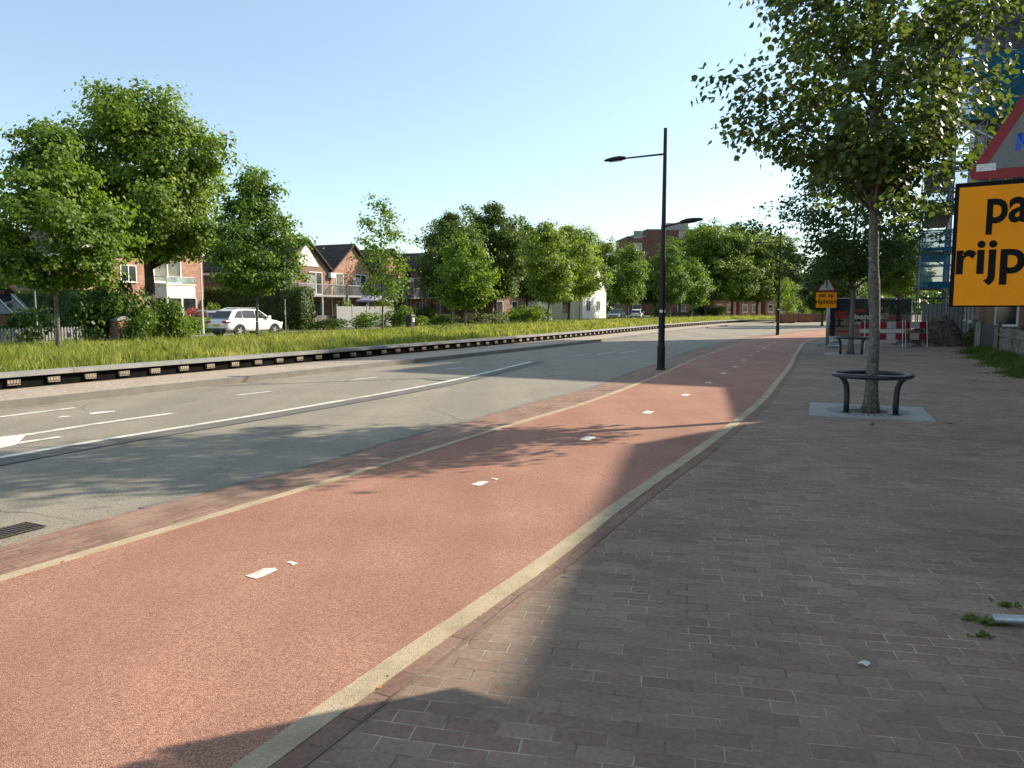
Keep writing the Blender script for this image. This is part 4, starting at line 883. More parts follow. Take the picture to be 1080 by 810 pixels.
for i,z in enumerate(lifts+[17.0,18.0]):
    for hy in (0,1.15):
        for dz in ((0,1.0,.5) if hy==0 else (0,1.0)):
            if z+dz>18.3: continue
            mb=MB(); mb.tube([(-.15,hy+.03,z+dz),(4.75,hy+.03,z+dz)],.026,6); mb.build('ledger', M['dgalv'], sc)
    for gx_ in (0,1.15):
        for dz in (0,1.0):
            if z+dz>17.4: continue
            mb=MB(); mb.tube([(gx_,-.1,z+dz+.03),(gx_,8.7,z+dz+.03)],.026,6); mb.build('ledger', M['dgalv'], sc)
    if z<17:
        mb=MB(); mb.box(.06,4.7,.06,1.1,z+.03,z+.075); mb.build('deck', M['deck'], sc)
        mb=MB(); mb.box(.06,1.1,1.2,8.6,z+.03,z+.075); mb.build('deck', M['deck'], sc)
        mb=MB(); mb.box(.05,4.7,-.075,-.045,z+.08,z+.25); mb.build('toe_board', M['deck'], sc)
zz=[0]+lifts
for i in range(len(zz)-1):
    a,b=(0,2.3) if i%2==0 else (2.3,0)
    mb=MB(); mb.tube([(a,-.09,zz[i]+.1),(b,-.09,zz[i+1])],.024,6); mb.build('brace', M['dgalv'], sc)
    mb=MB(); mb.tube([(b+2.3 if b==0 else 4.6 ,-.09,zz[i]+.1),(2.3 if b==0 else 2.3,-.09,zz[i+1])],.024,6); mb.build('brace', M['dgalv'], sc)
    mb=MB(); mb.tube([(-.08,.1 if i%2 else 3.4,zz[i]+.1),(-.08,3.4 if i%2 else .1,zz[i+1])],.024,6); mb.build('brace', M['dgalv'], sc)
# inclined stair flights inside the first bays
for i in range(1,8):
    z0_,z1_=zz[i],zz[i+1]; a,b=((1.3,4.3) if i%2 else (4.3,1.3))
    mb=MB(); mb.bar((a,.55,z0_+.08),(b,.55,z1_),.55,.07); mb.build('stair_flight', M['galv'], sc)
def net(x0,x1,z0,z1,m,hy=-.13,side=False):
    mb=MB(); nx=10; nz=6; rs=np.random.RandomState(int(z0*100+x0*10))
    for j in range(nz+1):
        for i in range(nx+1):
            x=x0+(x1-x0)*i/nx; z=z0+(z1-z0)*j/nz; d=rs.uniform(-.02,.03)
            mb.v.append((hy+d,x,z) if side else (x,hy+d,z))
    mb.f=[(j*(nx+1)+i,j*(nx+1)+i+1,(j+1)*(nx+1)+i+1,(j+1)*(nx+1)+i) for j in range(nz) for i in range(nx)]; mb.m=[0]*len(mb.f); mb.build('net', m, sc, smooth=True)
for z0_,z1_,m in ((2.55,4.1,'teal'),(4.2,5.2,'teal'),(5.9,7.9,'greynet'),(9.85,12.6,'teal'),(12.7,15.3,'greynet')):
    net(.02,4.7,z0_,z1_,M[m]); net(.05,8.5,z0_,z1_,M[m],-.12,True)
net(1.9,3.4,15.1,16.9,M['tarp'],-.16)
mb=MB(); mb.box(0,5.5,0,.04,.3,1.9); o=mb.build('site_hoarding', M['grey']); o.location=A(.2,9.5); o.rotation_euler[2]=GA; tag(o,'pale hoarding seen through the foot of the scaffold','hoarding')
t=thing('bar_fence',A(.1,3.0),'dark upright bar fence behind the rubble heap','fence',GA)
mb=MB()
for i in range(26): mb.box(i*.18,i*.18+.03,0,.03,0,2.3)
mb.build('bars', M['anth'], t)
mb=MB(); mb.box(-.05,4.6,-.02,.05,.2,.26); mb.box(-.05,4.6,-.02,.05,2.1,2.16); mb.build('rails', M['anth'], t)

# ------------------------------------------------------------------ right edge: brick house, low fence, gate, weeds
t=thing('brick_extension',(18.15,29.6,0),'low brick house corner behind the wooden fence, under the orange board','house',rad(-28))
mb=MB(); mb.box(0,.5,0,2.4,0,3.0); mb.box(.5,4.5,0,2.4,0,.95); mb.box(1.3,1.6,.02,2.38,.95,2.4); mb.box(3.9,4.5,0.01,2.39,.95,2.4); mb.box(.5,4.5,0.005,2.395,2.4,3.0); mb.build('wall', M['brick_dark'], t)
mb=MB(); mb.box(-.15,4.65,-.2,2.6,3.0,3.18); mb.build('roof', M['anth'], t)
for a,w_ in ((.5,.8),(1.6,1.1),(2.7,1.2)): window(t,'y-',a,.96,w_,1.43,.12,M['trim'],M['glass'])
c0=(17.75,29.1); c1=(16.05,25.0); c2=(12.9,17.4)
mb=MB(); d=Vector((c1[0]-c0[0],c1[1]-c0[1])); n=13
t=thing('garden_fence',(c1[0],c1[1],.0),'low weathered board fence along the right edge of the pavement','fence',math.atan2(c2[1]-c1[1],c2[0]-c1[0])); Lf=math.hypot(c2[0]-c1[0],c2[1]-c1[1]); rs=np.random.RandomState(3)
mb=MB(); x=0
while x<Lf:
    w_=.115+rs.uniform(-.01,.015); h_=.98+rs.uniform(-.04,.04); mb.prism([(x,.02),(x+w_,.02),(x+w_-.004,h_),(x+w_*.5,h_+.02),(x+.004,h_)],'y',-.012+rs.uniform(-.005,.005),.012); x+=w_+.014
mb.build('boards', M['wood'], t)
for z in (.25,.75):
    mb=MB(); mb.box(0,Lf,-.06,-.016,z,z+.08); mb.build('rail', M['wood'], t)
for k in range(5):
    mb=MB(); mb.box(k*Lf/4-.045,k*Lf/4+.045,-.15,-.062,0,1.0); mb.build('post', M['wood'], t)
t=thing('garden_gate',(c0[0],c0[1],.0),'dark grey garden gate between brick corner and board fence','gate',math.atan2(c1[1]-c0[1],c1[0]-c0[0])); Lg=math.hypot(d.x,d.y)
mb=MB(); mb.box(.05,1.3,-.03,.03,.03,1.12); mb.build('side_board', M['wood'], t)
mb=MB(); mb.box(1.4,Lg-.1,-.025,.025,.06,1.08); mb.build('panel', M['anth'], t)
for x in (0,1.35,Lg-.05):
    mb=MB(); mb.box(x-.05,x+.05,-.05,.05,0,1.2); mb.build('post', M['dwood'], t)
for i,(x,y,s) in enumerate([(16.6,24.2,.95),(15.6,21.6,1.05),(17.6,26.3,.9),(14.6,19.0,1.0)]):
    put_mesh('garden_shrub', bB, (x+.9,y-.4,0), ['dark shrub hanging over the middle of the board fence','dark shrub behind the near end of the board fence','dark shrub behind the garden gate','dark shrub behind the board fence beyond the picture edge'][i], 'shrub', i*1.3, 'shrubs behind the board fence', (s,s,s*.95))
rs=np.random.RandomState(15); n=9000; tt=rs.uniform(size=n)**.8
fx=17.45+(12.3-17.45)*tt; fy=28.2+(17.0-28.2)*tt; nx_,ny_=-.92,.39; off=np.abs(rs.normal(size=n))*.34*(1+.5*np.sin(tt*23)+.3*np.sin(tt*61)); fx=fx+nx_*off+.12; fy=fy+ny_*off
hh=np.clip(.30-.22*off,.03,.4)*rs.uniform(.5,1.5,n); az=rs.uniform(0,6.28,n); ln=rs.normal(size=(n,2))*.5; wd=.014*rs.uniform(.6,1.6,n)
V=np.zeros((n,5,3)); bx=np.cos(az)*wd; by=np.sin(az)*wd; z0_=np.full(n,.012)
V[:,0]=np.stack([fx-bx,fy-by,z0_],1); V[:,1]=np.stack([fx+bx,fy+by,z0_],1); V[:,2]=np.stack([fx+ln[:,0]*hh*.4+bx*.7,fy+ln[:,1]*hh*.4+by*.7,hh*.65],1); V[:,3]=np.stack([fx+ln[:,0]*hh*.4-bx*.7,fy+ln[:,1]*hh*.4-by*.7,hh*.65],1); V[:,4]=np.stack([fx+ln[:,0]*hh,fy+ln[:,1]*hh,hh],1)
put_mesh('fence_grass', faces_mesh('fence_grass',V.reshape(-1,3),5,[(0,1,2),(0,2,3),(3,2,4)],M['weed']), (0,0,0), 'grass and weeds growing along the foot of the board fence', 'grass')['kind']='stuff'
# tufts in the paving joints
rs=np.random.RandomState(16); pos=[]
for (u,v_,n) in [(1045,660,130),(1024,655,45),(1062,641,50),(1035,674,30),(920,449,25),(1000,448,20)]:
    p=P(u,v_); pos.append(np.stack([p[0]+rs.normal(size=n)*.035,p[1]+rs.normal(size=n)*.02,np.full(n,.018)],1))
pos=np.concatenate(pos); v,k,f=leaf_arrays(pos,rs.normal(size=pos.shape)*.8+np.array([0,0,.8]),rs.uniform(.015,.04,len(pos)),rs,LEAF4)
put_mesh('joint_moss', faces_mesh('joint_moss',v,k,f,M['weed']), (0,0,0), 'small green tufts in the paving joints by the sign foot', 'weeds')['kind']='stuff'

# ------------------------------------------------------------------ houses on the sunny side of the right pavement (they cast the shade)
def rot_house(name, loc, rz, label, L_, D_, eave, ridge, wallm, nwin, floors=2, roofm='tile', flat=False, front_ridge=None):
    t=thing(name,loc,label,'house',rz)     # local: x along the street (0..L), y away from the street
    if flat:
        mb=MB(); mb.box(0,L_,0,D_,0,eave); mb.build('wall', wallm, t); mb=MB(); mb.box(-.1,L_+.1,-.1,D_+.1,eave,eave+.22); mb.build('parapet', M['anth'], t)
    else:
        ry=D_/2 if front_ridge is None else front_ridge
        mb=MB(); mb.prism([(0,0),(D_,0),(D_,eave),(ry,ridge-.12),(0,eave)],'x',0,L_); mb.build('wall', wallm, t)
        mb=MB(); sl=(ridge-eave)/ry; sb=(ridge-eave)/(D_-ry)
        mb.prism([(-.3,eave-.3*sl),(ry,ridge),(ry,ridge+.14),(-.3,eave-.3*sl+.14)],'x',-.12,L_+.12); mb.prism([(ry+.002,ridge),(D_+.3,eave-.3*sb),(D_+.3,eave-.3*sb+.14),(ry+.002,ridge+.14)],'x',-.12,L_+.12); mb.build('roof', M[roofm], t)
        mb=MB(); mb.tube([(-.1,-.36,eave-.22),(L_+.1,-.36,eave-.22)],.06,8); mb.build('gutter', M['trim'], t)
    for fl in range(floors):
        for k in range(nwin):
            a=L_*(k+.5)/nwin-.7
            if fl==0 and k==1:
                mb=MB(); mb.box(a+.2,a+1.15,-.05,.02,.0,2.15); dd=mb.build('door', M['anth'], t); mb=MB(); mb.box(a+.3,a+.34,-.09,-.05,1.0,1.12); mb.build('handle', M['galv'], dd)
            else: window(t,'y-',a,.9+fl*2.8,1.4,1.45,0,M['trim'],M['glass'],mull=1)
    return t
# shadow spots: distance thrown per metre of height
TX=1/math.tan(SUN_EL); 
def caster(sx,sy,z): return (sx+.923*TX*z, sy+.385*TX*z)
# tall block with its corner near the camera, steep roofed house, low eaved house
hd=math.atan2(5.7,1.41)
RB=hd+math.pi; back=Vector((-math.cos(hd),-math.sin(hd))); away=Vector((math.sin(hd),-math.cos(hd)))
c=caster(.06,3.08,8.0); rot_house('flat_block',(c[0],c[1],0),RB,'flat roofed brick block of flats right of the camera',24,9,12.5,12.5,M['brick_flat'],6,4,flat=True)
c=Vector(caster(1.58,8.98,9.0))-away*3.0; rot_house('steep_house',(c.x,c.y,0),RB,'brick house with a steep tiled roof along the right pavement',6.5,9,4.5,9.0,M['brick_red'],2,1,front_ridge=3.0)
c=caster(4.95,17.5,7.7); rot_house('corner_house',(c[0],c[1],0),RB,'flat roofed brick house behind the board fence',6.6,9,7.5,7.5,M['brick_dark'],3,2,flat=True)

# ------------------------------------------------------------------ houses across the road (local x along the road, -y faces it)
def gable_unit(t, x0, x1, depth, e0, e1, apx, ridge, wallm, name_w='wall'):
    """one gabled bay, ridge running away from the road"""
    mb=MB(); mb.prism([(x0,0),(x1,0),(x1,e1),(apx,ridge),(x0,e0)],'y',0,depth); mb.build('wall', wallm, t)
    mb=MB(); s0=(ridge-e0)/(apx-x0); s1=(ridge-e1)/(x1-apx); o_=.22
    mb.prism([(x0-o_,e0-o_*s0+.02),(apx,ridge+.02),(apx,ridge+.2),(x0-o_,e0-o_*s0+.18)],'y',-.35,depth+.3)
    mb.prism([(apx+.001,ridge+.02),(x1+o_,e1-o_*s1+.02),(x1+o_,e1-o_*s1+.18),(apx+.001,ridge+.2)],'y',-.352,depth+.302); rf=mb.build('roof', M['tile'], t); return rf
def barge(t,x0,x1,e0,e1,apx,ridge,y=-.37):
    mb=MB(); 
    for a,b in (((x0-.22,e0-.15),(apx,ridge+.08)),((apx,ridge+.08),(x1+.22,e1-.15))): mb.bar((a[0],y,a[1]),(b[0],y,b[1]),.05,.26,up=(0,0,1)) 
    mb.build('bargeboard', M['trim'], t)
# bay window house
p=R(24.5,33); t=thing('bay_house',p,'brick house with white two storey bay window and white gable','house',TH)
rf=gable_unit(t,0,10.6,10,5.4,6.7,7.0,9.0,M['brick_red']); barge(t,0,10.6,5.4,6.7,7.0,9.0)
mb=MB(); mb.box(-.40,-.22,-.3,10.3,5.05,5.27); mb.build('gutter', M['trim'], t)
mb=MB(); mb.box(5.9,6.6,6,6.7,8.4,9.9); mb.build('chimney', M['brick_dark'], rf)
mb=MB(); mb.prism([(5.4,5.9),(8.7,5.9),(8.7,7.7),(7.0,8.85),(5.4,7.75)],'y',-.08,.02); mb.build('gable_panel', M['trim'], t)
window(t,'y-',6.0,3.55,2.5,2.2,0,M['trim'],M['curtain'],.10,1); window(t,'y-',.8,3.5,1.5,1.3,0,M['trim'],M['glass'],mull=1); window(t,'y-',3.3,3.5,1.3,1.2,0,M['trim'],M['glass'],mull=1)
window(t,'y-',.8,.8,1.8,1.6,0,M['trim'],M['glass'],mull=1)
mb=MB(); mb.box(3.4,4.4,-.06,.02,.05,2.2); dd=mb.build('door', M['anth'], t); mb=MB(); mb.box(3.5,3.54,-.11,-.06,1.0,1.2); mb.build('handle', M['galv'], dd)
bay=[(5.7,0),(6.3,-1.0),(8.9,-1.0),(9.6,0)]
def inset(poly,d): 
    cx_=sum(q[0] for q in poly)/4; return [(q[0]+(cx_-q[0])*d, q[1]*(1-d) ) for q in poly]
mb=MB(); mb.prism(inset(bay,.01),'z',2.45,3.35); by_=mb.build('bay', M['panel'], t)
for nm,k_i,za,zb_ in (('plinth',0,0,.55),('lintel',-.03,2.38,2.449),('coping',-.04,3.352,3.45)):
    mb=MB(); mb.prism(inset(bay,k_i),'z',za,zb_); mb.build(nm, M['panel'], by_)
mb=MB()
for i in range(3):
    a,b=Vector(bay[i]),Vector(bay[i+1]); nseg=2 if i==1 else 1
    for k in range(nseg+1):
        q=a.lerp(b,k/nseg); mb.box(q.x-.08,q.x+.08,max(-1.06,q.y-.08),min(.0,q.y+.08),.551,2.379)
mb.build('window_frame', M['trim'], by_)
mb=MB(); mb.prism(inset(bay,.03),'z',.552,2.378); mb.build('pane', M['glass'], by_)
mb=MB()
for i in range(3):
    a,b=bay[i],bay[i+1]; mb.bar((*a,3.95),(*b,3.95),.06,.06)
    for q in (a,b): mb.box(q[0]-.03,q[0]+.03,min(q[1]-.03,-.07),min(q[1]+.03,-.01),3.46,3.95)
rl=mb.build('balcony_rail', M['galv'], by_)
mb=MB(); mb.bar((6.3,-1.0,3.70),(8.9,-1.0,3.70),.012,.36); mb.build('rail_glass', M['railglass'], rl)
# terrace of gabled houses with balconies
G='gabled terrace houses with balconies'
x0s=[40.4,46.9,53.4,59.9]
labs=['first gabled terrace house, its brown end wall above the tall hedge','gabled terrace house with balcony beside the thin airy tree, left','gabled terrace house mostly hidden behind the thin airy tree','last gabled terrace house of the row, right of the thin airy tree']
for k,(s0,lab) in enumerate(zip(x0s,labs)):
    t=thing('terrace_house',R(s0,30),lab,'house',TH,G)
    gable_unit(t,.002,6.498,10,4.9,4.9,3.25,7.5,M['brick_red'] if k else M['brick_dark'])
    mb=MB(); mb.box(-.1,6.1,-2.0,-.0,2.62,2.80); sl_=mb.build('balcony', M['concrete'], t)
    for x in (.05,3.0,5.95):
        mb=MB(); mb.box(x-.09,x+.09,-1.95,-1.77,0,2.62); mb.build('balcony_post', M['concrete'], sl_)
    mb=MB(); mb.box(-.1,6.1,-2.0,-1.95,3.65,3.72); mb.box(-.1,-.04,-2.0,0,3.65,3.72)
    for i in range(41): mb.box(-.1+i*.153,-.075+i*.153,-1.99,-1.965,2.8,3.65)
    for i in range(13): mb.box(-.085,-.06,-1.95+i*.15,-1.925+i*.15,2.8,3.65)
    mb.build('balcony_rail', M['grey'], sl_)
    window(t,'y-',3.6,2.85,1.7,2.0,0,M['trim'],M['glass'],mull=1); window(t,'y-',.7,2.85,1.1,2.0,0,M['trim'],M['curtain'])
    mb=MB(); mb.box(2.2,3.3,-.9,-.85,2.8,4.5); mb.build('screen', M['grey'], sl_)
    window(t,'y-',1.0,.3,1.8,2.0,0,M['trim'],M['glass'],mull=1); mb=MB(); mb.box(4.2,5.2,-.05,.02,.05,2.2); dd=mb.build('door', M['anth'], t); mb=MB(); mb.box(4.3,4.34,-.1,-.05,1.0,1.2); mb.build('handle', M['galv'], dd)
    mb=MB(); mb.tube([(0,-.12,.2),(0,-.12,4.4)],.05,8); mb.box(-.35,.35,-.36,-.06,4.4,4.85); mb.build('rain_hopper', M['trim'], t)
    if k==0: 
        mb=MB(); mb.box(-.42,-.24,-.3,10.3,4.5,4.7); mb.build('gutter', M['trim'], t)
        mb=MB(); mb.prism([(1.6,5.3),(4.9,5.3),(3.25,7.2)],'y',-.06,.02); mb.build('gable_panel', M['trim'], t)
    if k==1:
        mb=MB(); mb.box(5.0,5.7,7,7.7,5.8,8.0); mb.build('chimney', M['brick_dark'], t)
t=thing('brown_house',R(69.5,25),'brown brick house behind the lime tree, dark end wall towards the road','house',TH)
gable_unit(t,0,9,9,4.9,4.9,4.5,7.6,M['brick_dark']); window(t,'x-',5.6,.9,1.4,1.5,0,M['trim'],M['curtain']); window(t,'x-',1.2,3.2,1.2,1.2,0,M['trim'],M['glass']); window(t,'y-',1,1,1.6,1.5,0,M['trim'],M['glass']); window(t,'y-',5,1,1.6,1.5,0,M['trim'],M['glass'])
for s0,l0,lab,wm in ((88,33,'brick house in deep shade behind the oak clump','brick_dark'),(101,36,'brick house with pale door behind the oak clump, farther right','brick_red')):
    t=thing('brown_house',R(s0,l0),lab,'house',TH); gable_unit(t,0,9,9,4.9,4.9,4.5,7.8,M[wm])
    for q in (1,5.5): window(t,'y-',q,.9,1.6,1.5,0,M['trim'],M['glass']); window(t,'y-',q,3.3,1.4,1.2,0,M['trim'],M['curtain']); window(t,'x-',q,.9,1.4,1.5,0,M['trim'],M['curtain'])
# white gabled house with dark mansard side
s0=S(614,25); t=thing('white_house',R(s0,25),'white rendered house with dark roof edge, partly behind lime green tree','house',TH)
gable_unit(t,0,11,10,4.6,4.6,5.5,9.6,M['whitewall']); window(t,'y-',1.6,1.2,1.8,1.6,0,M['trim'],M['curtain'],mull=1); window(t,'y-',6.2,1.2,1.8,1.6,0,M['trim'],M['curtain'],mull=1); window(t,'y-',4.6,5.0,1.8,1.7,0,M['trim'],M['glass'],mull=1)
window(t,'x-',2,1.0,1.2,2.0,0,M['grey'],M['glass']); mb=MB(); mb.box(-.16,-.02,-.2,10.2,3.7,5.3); mb.build('roof_edge', M['anth'], t); mb=MB(); mb.box(-.06,.0,5.5,6.5,.05,2.1); mb.build('door', M['anth'], t)
t=thing('garage',R(S(567,26),26),'small cream garage with flat roof left of the white house','garage',TH)
mb=MB(); mb.box(0,5,0,7,0,2.7); mb.build('wall', M['panel'], t); mb=MB(); mb.box(-.15,5.15,-.15,7.15,2.7,2.95); mb.build('roof', M['grey'], t); mb=MB(); mb.box(1,4,-.05,.02,0,2.2); mb.build('door', M['trim'], t)
# flats above the trees
y_=172; t=thing('brick_flats',((661-CX)/F*y_,y_,0),'tall dark brick block of flats rising above the trees behind the nearest lamp','building',rad(4))
mb=MB(); mb.box(0,4.2,.05,14,0,18.6); mb.box(4.2,19,0,16,0,20.2); mb.build('wall', M['brick_flat'], t); mb=MB(); mb.box(-.15,4.05,-.1,14.1,18.6,18.85); mb.box(4.05,19.15,-.15,16.15,20.2,20.5); mb.build('parapet', M['grey'], t)
mb=MB(); mb.box(9.5,14.5,3,8,20.5,22.3); mb.build('roof_hut', M['grey'], t); mb=MB(); mb.box(17,17.15,3,3.15,20.5,22.6); mb.build('flue', M['galv'], t)
for fl in range(7):
    for x in (1.2,11.5,16): window(t,'y-',x,1.0+fl*2.9,1.9,1.7,.05 if x<4 else 0,M['trim'],M['curtain'])
# far red terrace
G='far red brick terrace houses'
for i in range(4):
    y_=138+i*3.2; u=752+i*27; lab=['red brick terrace house seen between the grove trunks, leftmost','red brick terrace house between the grove trunks, second from left','red brick terrace house left of the farther lamp post','red brick house right of the farther lamp post, lit gable'][i]
    t=thing('red_house',((u-CX)/F*y_,y_,0),lab,'house',rad(26),G); rot=None
    mb=MB(); mb.prism([(0,0),(8,0),(8,5.2),(4,8.2),(0,5.2)],'x',0,5.2); mb.build('wall', M['brick_red'], t); mb=MB(); mb.prism([(-.3,5.0),(4,8.2),(4,8.4),(-.3,5.2)],'x',-.1,5.3); mb.prism([(4.002,8.2),(8.3,5.0),(8.3,5.2),(4.002,8.4)],'x',-.1,5.3); mb.build('roof', M['tile'], t)
    for z in (.9,3.4):
        for x in (.6,3.0): window(t,'y-',x,z,1.3,1.4,0,M['trim'],M['glass']); window(t,'x-',x+1.5,z,1.3,1.4,0,M['trim'],M['curtain'])
# distant low pale building and planters at the road end
for i,(u,v_,lab) in enumerate([(833.2,340.8,'leftmost corten planter with a pale green shrub at the road end'),(850,340.0,'middle corten planter with a pale green shrub at the road end'),(864.3,339.3,'rightmost corten planter, partly behind the far warning sign')]):
    p=P(u,v_); t=thing('planter_box',(*p,0),lab,'planter',rad(8),'corten planters at the road end')
    mb=MB(); mb.box(-.88,.88,0,1.7,.10,.95); mb.build('box', M['corten'], t, bevel=.02)
    for x in (-.55,.45): 
        mb=MB(); mb.box(x,x+.16,.1,1.5,0,.10); mb.build('skid', M['dwood'], t)
    mb=MB(); mb.box(-.84,.84,.04,1.66,.951,.98); mb.build('soil', M['soil'], t)
plant=[]
pm=tree_meshes(71,3.6,.4,1.35,env_oval,18,8,12,.20,.04,M['leaf_lime'],M['bark'],rc=.5)
for i,(u,v_,sc) in enumerate([(833.2,340.8,1.05),(850,340,.85),(864.3,339.3,.9)]):
    p=P(u,v_); put_tree('planter_shrub',pm,(p[0],p[1]+.8,.9),['tall pale shrub growing in the leftmost corten planter','pale shrub growing in the middle corten planter','pale shrub growing in the rightmost corten planter'][i],'shrub',i*1.3,'shrubs in the corten planters',sc)
for i,(x,y,me,s,lab) in enumerate([(60,140,gA,.75,'pale hazy tree far beyond the planters'),(52,150,oB,.62,'dark tree far beyond the planters, left of the warning sign'),(44,148,oC,.6,'round tree far beyond the farther lamp post')]):
    put_tree('far_tree',me,(x,y,0),lab,scale=s,group='trees far beyond the planters')

# ------------------------------------------------------------------ cars
def make_car(name, loc, rz, label, paint, Lc=4.5, Wc=1.86, Hc=1.62):
    t=thing(name,loc,label,'car',rz); hw=Wc/2; hl=Lc/2; k=Hc/1.62      # local +x is forward
    st=[(-hl,.70,.42,.80,.86),(-hl+.05,.86,.36,.92,.985),(-hl+.25,.95,.28,.98,1.03),(-hl+.8,1.0,.26,1.0,1.04),(-.6,1.0,.25,1.0,1.04),(.5,1.0,.25,.99,1.03),(1.05,1.0,.26,.98,1.03),(1.55,.97,.28,.93,.97),(hl-.28,.90,.30,.84,.88),(hl-.08,.80,.36,.74,.80),(hl,.62,.44,.62,.70)]
    mb=MB(); rings=[]
    for x,wf,zb,zs,zt in st:
        w_=hw*wf; pr=[(-w_*.86,zb),(-w_*.985,zb+.12),(-w_,(zb+zs)/2),(-w_*.975,zs-.06),(-w_*.90,zs*k),(-w_*.45,zt*k),(w_*.45,zt*k),(w_*.90,zs*k),(w_*.975,zs-.06),(w_,(zb+zs)/2),(w_*.985,zb+.12),(w_*.86,zb)]
        rings.append([(x,y,z) for y,z in pr])
    n=12; vs=[p for r in rings for p in r]; mb.add(vs,[(i*n+j,i*n+(j+1)%n,(i+1)*n+(j+1)%n,(i+1)*n+j) for i in range(len(rings)-1) for j in range(n)]+[tuple(range(n)),tuple((len(rings)-1)*n+j for j in range(n))])
    b=mb.build('body', paint, t, smooth=True); md=b.modifiers.new('s','SUBSURF'); md.levels=1; md.render_levels=1
    # cabin: painted shell with roof
    zb=1.0*k; zr=Hc; A_=[(-hl+.22,hw*.84,zb),(-hl+.62,hw*.70,zr-.14),(-hl+.95,hw*.66,zr-.02),(-.5,hw*.68,zr),(.35,hw*.66,zr-.03),(1.32,hw*.82,zb-.01)]
    mb=MB(); vs=[(x,-y,z) for x,y,z in A_]+[(x,y,z) for x,y,z in A_]; m_=len(A_)
    mb.add(vs,[(i,i+1,m_+i+1,m_+i) for i in range(m_-1)]+[tuple(range(m_)),tuple(range(m_,2*m_))[::-1]]); mb.build('roof', paint, t, bevel=.05)
    def sidepane(sy,pts):
        mb=MB(); vs=[]
        for x,z in pts:
            f_=(z-zb)/(zr-zb); y=hw*(.835+(.675-.835)*f_)
            vs+= [(x,sy*(y+.016),z)]
        mb.add(vs,[tuple(range(len(pts)))]); return mb.build('side_window', M['carglass'], t)
    for sy in (-1,1):
        sidepane(sy,[(-1.62,zb+.10),(-.98,zb+.07),(-.98,zr-.10),(-1.25,zr-.13)]); sidepane(sy,[(-.92,zb+.07),(-.02,zb+.06),(-.02,zr-.09),(-.92,zr-.09)]); sidepane(sy,[(.04,zb+.06),(1.0,zb+.05),(.40,zr-.12),(.04,zr-.09)])
    mb=MB(); a=Vector(A_[0]); c=Vector(A_[1]); q0=a.lerp(c,.12); q1=a.lerp(c,.98); d_=Vector((-.02,0,.012)); mb.add([Vector((q0.x,-q0.y*.94,q0.z))+d_,Vector((q0.x,q0.y*.94,q0.z))+d_,Vector((q1.x,q1.y*.95,q1.z))+d_,Vector((q1.x,-q1.y*.95,q1.z))+d_],[(0,1,2,3)]); mb.build('rear_window', M['carglass'], t)
    mb=MB(); a=Vector(A_[4]); c=Vector(A_[5]); q0=a.lerp(c,.06); q1=a.lerp(c,.94); d_=Vector((.012,0,.02)); mb.add([Vector((q0.x,-q0.y*.94,q0.z))+d_,Vector((q0.x,q0.y*.94,q0.z))+d_,Vector((q1.x,q1.y*.94,q1.z))+d_,Vector((q1.x,-q1.y*.94,q1.z))+d_],[(0,1,2,3)]); mb.build('windscreen', M['carglass'], t)
    for x in (-hl+.92,hl-.90):
        for sy in (-1,1):
            y=sy*(hw-.10); wl=thing('wheel',(x,y,.345),None,None); wl.parent=t; del_=None
            for kx in ('label','category'):
                if kx in wl: del wl[kx]
            mb=MB(); prof=[(.20,-.11),(.325,-.115),(.345,-.08),(.345,.08),(.325,.115),(.20,.11)]
            vs=[(r*math.cos(2*math.pi*j/24),z,r*math.sin(2*math.pi*j/24)) for r,z in prof for j in range(24)]; mb.add(vs,[(i*24+j,i*24+(j+1)%24,(i+1)*24+(j+1)%24,(i+1)*24+j) for i in range(5) for j in range(24)]); mb.build('tyre', M['rubber'], wl, smooth=False)
            mb=MB(); 
            for j in range(5):
                a=2*math.pi*j/5; mb.bar((0,sy*.09,0),(.22*math.cos(a),sy*.09,.22*math.sin(a)),.07,.03,up=(0,1,0))
            vs=[(r*math.cos(2*math.pi*j/24),sy*.10,r*math.sin(2*math.pi*j/24)) for r in (.20,.24) for j in range(24)]; mb.add(vs,[(j,(j+1)%24,24+(j+1)%24,24+j) for j in range(24)]); mb.build('rim', M['rim'], wl)
            mb=MB(); pts=[(x+.40*math.cos(a),.345+.40*math.sin(a)) for a in np.linspace(-.25,math.pi+.25,15)]+[(x+.345*math.cos(a),.345+.345*math.sin(a)) for a in np.linspace(math.pi+.25,-.25,15)]
            mb.prism(pts,'y',sy*(hw-.06),sy*(hw+.012)); mb.build('wheel_arch', M['plastic'], t)
            mb=MB(); mb.prism([(x+.37*math.cos(a),.345+.37*math.sin(a)) for a in np.linspace(0,6.283,25)[:-1]],'y',sy*(hw-.04),sy*(hw+.002)); mb.build('wheel_well', M['rubber'], t)
    mb=MB(); mb.box(-hl-.03,-hl+.5,-hw*.86,hw*.86,.26,.50); mb.build('bumper', M['plastic'], t, bevel=.05); mb=MB(); mb.box(hl-.42,hl+.02,-hw*.74,hw*.74,.26,.46); mb.build('bumper', M['plastic'], t, bevel=.05)
    for sy in (-1,1):
        mb=MB(); mb.box(-hl-.015,-hl+.34,sy*hw*.52 if sy>0 else -hw*.93,hw*.93 if sy>0 else -hw*.52,.80,.93); mb.build('tail_light', M['tail'], t, bevel=.03)
        mb=MB(); mb.box(hl-.32,hl-.06,sy*hw*.48 if sy>0 else -hw*.80,hw*.80 if sy>0 else -hw*.48,.64,.78); mb.build('headlight', M['lens'], t, bevel=.03)
        mb=MB(); mb.box(.78,.98,sy*hw*.90 if sy>0 else -hw*1.10,hw*1.10 if sy>0 else -hw*.90,1.02,1.18); mb.build('mirror', paint, t, bevel=.03)
